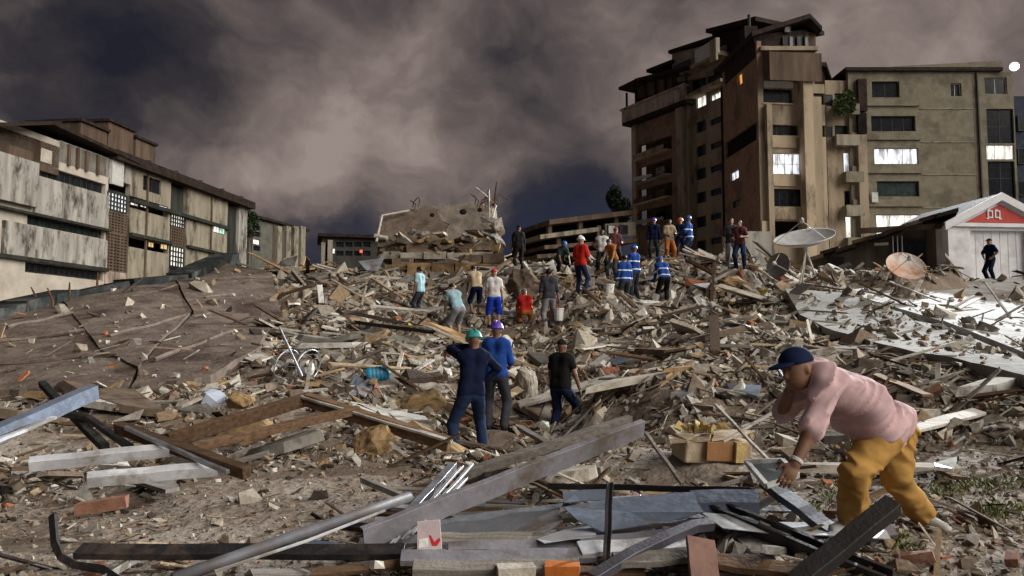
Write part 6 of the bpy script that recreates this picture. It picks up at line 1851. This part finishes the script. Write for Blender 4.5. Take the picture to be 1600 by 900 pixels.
# larger broken slabs that give the heap its layers
for i, (x, y, z) in enumerate(sample(120, 7, 32, .72)):
    px, py = proj((x, y, z))
    if zones(np.array([x]), np.array([y]), np.array([z]))[0][0] < .5: continue
    if any((x - fx) ** 2 + (y - fy + .3) ** 2 < .9 for fx, fy in FOOT): continue
    c = random.choices(range(5), (4, 2, 6, 2, 1) if px < 760 else (5, 5, 3, 2, 1))[0]
    sz = max(.4, y * .032) * random.choice((.8, 1.0, 1.5, 1.9)); zt_ = zone(px, py)
    put('masonry_plate', random.choice(SHARDM)[c], (x, y, z), (sz * random.uniform(1.1, 1.7), sz * .8, random.uniform(.35, .7)),
        'broad %s broken slab %s' % (CNAME[c], zt_), 'slab', 'broken slabs ' + zt_, .22, random.gauss(0, .5), .35)
S_ = sample(300)
for i, (x, y, z) in enumerate(S_):
    px, py = proj((x, y, z)); c = random.choices(range(5), (4, 4, 3, 2, 2))[0]
    sz = max(.07, y * .0085) * random.choice((.9, 1.1, 1.4, 1.9)); big = sz > max(.07, y * .0085) * 1.3
    zt_ = zone(px, py)
    put('concrete_chunk', random.choice(CHUNK)[c], (x, y, z), (sz, sz * random.uniform(.6, 1), sz * random.uniform(.5, .9)),
        '%s %s concrete chunk %s' % ('large' if big else 'small', CNAME[c], zt_), 'concrete', 'concrete chunks ' + zt_)
for i, (x, y, z) in enumerate(sample(300)):
    px, py = proj((x, y, z)); c = random.choices(range(7), (4, 5, 4, 2, 4, 1, 1))[0]
    sz = max(.11, y * .0125) * random.choice((.8, 1.1, 1.5, 2.0)); zt_ = zone(px, py)
    put('wall_fragment', random.choice(SHARDM)[c], (x, y, z), (sz * random.uniform(.9, 1.5), sz, sz * random.uniform(.35, .8)),
        ('flat %s broken wall fragment %s' if c < 5 else '%s metal scrap %s') % ((CNAME + ['lilac', 'silvery'])[c], zt_), 'fragment', 'flat fragments ' + zt_, .55)
for i, (x, y, z) in enumerate(sample(170)):
    px, py = proj((x, y, z)); c = random.choices(range(4), (4, 3, 3, 3))[0]
    sz = max(.25, y * .024) * random.choice((.7, 1.0, 1.3, 1.9)); zt_ = zone(px, py)
    sz = min(sz, 1.1)
    put('board', random.choice(STICKM)[c], (x, y, z), (sz, max(.35, sz * .8) * random.uniform(.6, 1.3), max(.5, sz) * random.uniform(.5, 1)),
        '%s %s board %s' % ('long' if sz > .5 else 'short', WNAME[c], zt_), 'board', 'loose boards ' + zt_, .38, random.gauss(0, .8), .3)
for i, (x, y, z) in enumerate(sample(110)):
    px, py = proj((x, y, z)); sz = max(.17, y * .011) * random.uniform(.7, 1.2); zt_ = zone(px, py)
    put('brick', random.choice(BRICKM), (x, y, z), (sz, sz, sz), 'orange clay brick fragment ' + zt_, 'brick', 'brick fragments ' + zt_, .5)
# rubbish with colour of its own
scraps = [M('scrap_cyan', (.12, .42, .46), None, 6, .7), M('scrap_yellow', (.55, .5, .07), None, 6, .7), M('scrap_violet', (.16, .10, .42), None, 6, .7), M('scrap_red', (.42, .05, .04), None, 6, .7), wplast, M('scrap_green', (.1, .42, .2), None, 6, .7)]
for i, (px, py, c, lab) in enumerate(((1192, 466, 1, 'yellow plastic scrap in the rubble left of the pale sloping slab'), (1200, 478, 0, 'cyan crumpled cloth left of the pale sloping slab'), (1222, 484, 0, 'second cyan scrap nearest the pale sloping slab'), (1236, 476, 5, 'green plastic scrap at the edge of the pale sloping slab'),
        (1215, 472, 4, 'white plastic scrap among the coloured rubbish'), (1548, 502, 2, 'violet cloth scrap standing on the white roof plate'), (1524, 506, 2, 'dark violet scrap left on the white roof plate'), (1590, 520, 2, 'violet cloth at the right edge of the white roof plate'),
        (1502, 482, 3, 'red paper scrap on the white roof plate'), (668, 640, 3, 'red cloth scrap on the pinkish masonry lump'), (690, 752, 3, 'red scrap beside the aluminium strips'), (640, 520, 1, 'yellow scrap at the torn cream sheets'), (990, 520, 4, 'white crumpled paper in the central rubble'), (913, 530, 4, 'upright white scrap below the bucket man'), (1275, 500, 4, 'white torn bag on the pale sloping slab'), (1180, 560, 4, 'white bag beside the navy cap'), (330, 760, 4, 'small white scrap on the dirt at left'))):
    p = on(px, py); sz = p.y * .008
    V, Fc = RAW_SHARD[i % 10]; R = Euler((random.uniform(-.9, .9), random.uniform(-.9, .9), i)).to_matrix()
    tag(mk('scrap', [p + Vector((0, 0, sz * .5)) + R @ Vector((v[0] * sz * 1.5, v[1] * sz * 1.5, v[2] * sz * 3)) for v in V], Fc, scraps[c]), lab, 'scrap')


def mass(name, label, cat, n, raws, pal, wts, smin_, k, mat, tilt, stretch=(1, 1, 1), zsink=.25, power=.55):
    pos = sample(n, 4.2, 34, 1.0)
    Vs, Fs, Cs, off = [], [], [], 0
    tid = rng.integers(0, len(raws), n); ci = rng.choice(len(pal), n, p=np.array(wts) / sum(wts))
    if len(pal) == 7:     # dimmer light on the left put into colour: browner, darker weights there
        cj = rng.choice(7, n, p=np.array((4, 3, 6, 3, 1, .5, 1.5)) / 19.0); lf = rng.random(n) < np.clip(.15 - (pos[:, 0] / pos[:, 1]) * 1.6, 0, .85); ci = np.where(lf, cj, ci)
    for t in range(len(raws)):
        I = np.where(tid == t)[0]; V0, F0 = raws[t]
        F0 = np.array(F0); m = len(I)
        sz = np.maximum(smin_, pos[I, 1] * k) * np.exp(rng.normal(0, power, m))
        a, b, c = rng.uniform(0, 6.28, m), rng.uniform(-tilt, tilt, m), rng.uniform(-tilt, tilt, m)
        if stretch[0] > 1.5: a = rng.normal(0, .9, m)
        ca, sa, cb, sb, cc, sc = np.cos(a), np.sin(a), np.cos(b), np.sin(b), np.cos(c), np.sin(c)
        Rz = np.zeros((m, 3, 3)); Rz[:, 0, 0] = ca; Rz[:, 0, 1] = -sa; Rz[:, 1, 0] = sa; Rz[:, 1, 1] = ca; Rz[:, 2, 2] = 1
        Rx = np.zeros((m, 3, 3)); Rx[:, 0, 0] = 1; Rx[:, 1, 1] = cb; Rx[:, 1, 2] = -sb; Rx[:, 2, 1] = sb; Rx[:, 2, 2] = cb
        Ry = np.zeros((m, 3, 3)); Ry[:, 0, 0] = cc; Ry[:, 0, 2] = sc; Ry[:, 2, 0] = -sc; Ry[:, 2, 2] = cc; Ry[:, 1, 1] = 1
        e = .3; gx_ = (H(pos[I, 0] + e, pos[I, 1]) - H(pos[I, 0] - e, pos[I, 1])) / (2 * e); gy_ = (H(pos[I, 0], pos[I, 1] + e) - H(pos[I, 0], pos[I, 1] - e)) / (2 * e)
        st = np.array(stretch) * rng.uniform(.7, 1.3, (m, 3))
        W = np.einsum('mij,mjk,mkl,mvl->mvi', Rx, Ry, Rz, V0[None] * st[:, None] * sz[:, None, None])
        W[..., 2] += W[..., 0] * gx_[:, None] + W[..., 1] * gy_[:, None]
        W += pos[I][:, None]; W[..., 2] += (sz * zsink)[:, None]
        Vs.append(W.reshape(-1, 3)); Fs.append((F0[None] + (np.arange(m) * len(V0))[:, None, None] + off).reshape(-1, 3)); off += m * len(V0)
        cl = np.array(pal)[ci[I]] * rng.uniform(.65, 1.25, (m, 1)); Cs.append(np.repeat(cl, len(V0), 0))
    V = np.concatenate(Vs); Fc = np.concatenate(Fs); C = np.concatenate(Cs)
    me = bpy.data.meshes.new(name); me.vertices.add(len(V)); me.vertices.foreach_set('co', V.ravel())
    me.loops.add(len(Fc) * 3); me.loops.foreach_set('vertex_index', Fc.ravel().astype(np.int32))
    me.polygons.add(len(Fc)); me.polygons.foreach_set('loop_start', np.arange(0, len(Fc) * 3, 3, dtype=np.int32))
    me.polygons.foreach_set('use_smooth', np.zeros(len(Fc), dtype=bool)); me.update(calc_edges=True); me.validate()
    ca_ = me.attributes.new('tint', 'FLOAT_COLOR', 'POINT'); ca_.data.foreach_set('color', np.c_[C, np.ones(len(C))].ravel())
    me.materials.append(mat)
    o = bpy.data.objects.new(name, me); col.objects.link(o); tag(o, label, cat, kind='stuff')


tintm = M('fragment_tinted', (1, 1, 1), (.62, .60, .57), 14, .95, bump=.4, bscale=40, tint=True)
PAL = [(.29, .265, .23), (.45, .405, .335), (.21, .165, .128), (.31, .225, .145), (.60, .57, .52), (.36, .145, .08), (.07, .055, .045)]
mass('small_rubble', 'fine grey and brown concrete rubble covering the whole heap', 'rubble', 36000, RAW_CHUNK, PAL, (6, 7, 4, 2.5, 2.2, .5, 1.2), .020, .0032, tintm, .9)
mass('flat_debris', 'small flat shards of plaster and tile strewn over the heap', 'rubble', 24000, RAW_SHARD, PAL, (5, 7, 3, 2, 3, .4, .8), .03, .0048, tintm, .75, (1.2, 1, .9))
mass('timber_splinters', 'countless splinters, laths and rods strewn over the heap', 'splinters', 3900, RAW_STICK, [(.33, .25, .16), (.13, .085, .055), (.24, .215, .19), (.55, .5, .43), (.06, .05, .045)], (3, 4, 3, 2, 2), .07, .0088, tintm, .42, (1.6, 1, 1), .5, .5)

# gravel and grit on the open ground
def grit():
    n = 9000; y = np.exp(rng.uniform(math.log(3.6), math.log(11), n)); x = rng.uniform(-.85, .85, n) * y; z = H(x, y)
    den, _ = zones(x, y, z); keep = den < .5
    return np.stack([x, y, z], 1)[keep]


_s = sample
G_ = grit()
sample = lambda n, *a: G_[:n]
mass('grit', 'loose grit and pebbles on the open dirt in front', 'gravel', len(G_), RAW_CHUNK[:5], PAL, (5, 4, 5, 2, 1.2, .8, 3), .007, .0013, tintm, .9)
sample = _s

# ------------------------------------------------------------------ plants
leafm = M('leaf_green', (.085, .115, .04), (.05, .075, .025), 5, .7, bump=.1)
leafd = M('leaf_dark', (.035, .055, .022), (.02, .034, .014), 5, .7, bump=.1)


def leaf_cloud(c, rad, n, size, rnd):
    v, f = [], []
    for i in range(n):
        d = Vector(rnd.normal(size=3)).normalized() * rnd.uniform(.35, 1) ** .5
        p = Vector(c) + Vector((d.x * rad[0], d.y * rad[1], d.z * rad[2])); t = Vector(rnd.normal(size=3)).normalized(); b = t.cross(Vector(rnd.normal(size=3))).normalized()
        s = size * rnd.uniform(.6, 1.4); k = len(v)
        v += [p - t * s, p + b * s * .4, p + t * s, p - b * s * .4]; f.append((k, k + 1, k + 2, k + 3))
    return v, f


def shrub(name, lab, c, rad, n, size, mat, stem_h, cat='shrub'):
    root = thing(name, lab, cat, Vector(c) - Vector((0, 0, stem_h)))
    for k in range(5):
        cc = Vector(c) + Vector((random.uniform(-.5, .5) * rad[0], random.uniform(-.5, .5) * rad[1], random.uniform(-.4, .5) * rad[2]))
        v, f = leaf_cloud(cc, [r * random.uniform(.5, .8) for r in rad], n // 5, size, rng); mk('crown', v, f, mat, root)
    b = Vector(c) - Vector((0, 0, stem_h))
    MB().tube([b, Vector(c) - Vector((0, 0, stem_h * .4)), Vector(c) + Vector((.05, 0, rad[2] * .5))], max(.03, rad[0] * .08), 6, .02).build('trunk', woods[0], root)
    for k in range(3): MB().tube([Vector(c) - Vector((0, 0, stem_h * .3)), Vector(c) + Vector((random.uniform(-.6, .6) * rad[0], random.uniform(-.5, .5) * rad[1], rad[2] * .3))], max(.02, rad[0] * .05), 5, .01).build('limb', woods[0], root)


shrub('balcony_plant', 'leafy plant hanging over the balcony between tower and concrete block', at(1319, 160, 61.0), (1.0, .5, 1.25), 1500, .15, leafm, 1.2, 'plant')
shrub('slender_tree', 'dark slender tree behind the end of the cream block', at(394, 345, 98), (1.1, 1.1, 2.4), 1500, .26, leafd, 14, 'tree')
shrub('dark_tree', 'dark treetop between the sagging block and the tower', at(966, 322, 78), (1.3, 1.2, 2.0), 1600, .24, leafd, 12, 'tree')


def grass():
    v, f = [], []
    spots = [(1545, 762, 80, 12, 200), (1460, 775, 40, 8, 60), (1300, 775, 14, 14, 60), (1410, 855, 22, 10, 110), (1330, 835, 18, 8, 60), (1560, 800, 40, 10, 140), (1270, 800, 14, 8, 50)]
    for px, py, rx, ry, n in spots:
        for i in range(n):
            p = on(px + rng.normal() * rx * .6, py + rng.normal() * ry * .6); a = rng.uniform(0, 6.28); hgt = rng.uniform(.015, .055)
            d = Vector((math.cos(a), math.sin(a), 0)); k = len(v); w = Vector((-d.y, d.x, 0)) * .005
            v += [p - w, p + w, p + d * hgt * .6 + Vector((0, 0, hgt)) + w * .4, p + d * hgt * 1.3 + Vector((0, 0, hgt * 1.2))]; f.append((k, k + 1, k + 2, k + 3))
    o = mk('ground_weeds', v, f, M('weed_pale', (.20, .22, .085), (.12, .14, .05), 5, .7, bump=.1)); tag(o, 'thin green weeds on the ground around the bending man', 'weeds', kind='stuff')


grass()
for k, (px, py) in enumerate(((58, 468), (82, 470), (108, 460), (152, 443))):
    p = on(px, py + 30); q = at(px, py, p.y + .6)
    o = MB().tube([q - Vector((0, 0, .9)), q, q + Vector((random.uniform(-.2, .2), 0, .35))], .05, 5, .02).build('snag', rust)
    tag(o, ['leftmost', 'second', 'third', 'rightmost'][k] + ' dark twisted snag sticking up along the toppled parapet', 'snag')

# where several alike share a description, say which one along the row
ORD = ['leftmost', 'second', 'third', 'fourth', 'fifth', 'sixth', 'seventh', 'eighth', 'ninth', 'tenth', 'eleventh', 'twelfth', 'thirteenth', 'fourteenth']
same = {}
for o in list(col.objects):
    if o.parent is None and 'label' in o and 'group' in o: same.setdefault(o['label'], []).append(o)
for lab, L in same.items():
    if len(L) < 2: continue
    L.sort(key=lambda o: proj(o.location)[0])
    for i, o in enumerate(L):
        o['label'] = (ORD[i] if i == 0 else 'rightmost' if i == len(L) - 1 else ORD[min(i, 13)] + ' from left') + ' ' + (lab if len(lab.split()) < 14 else lab.replace('broken ', ''))
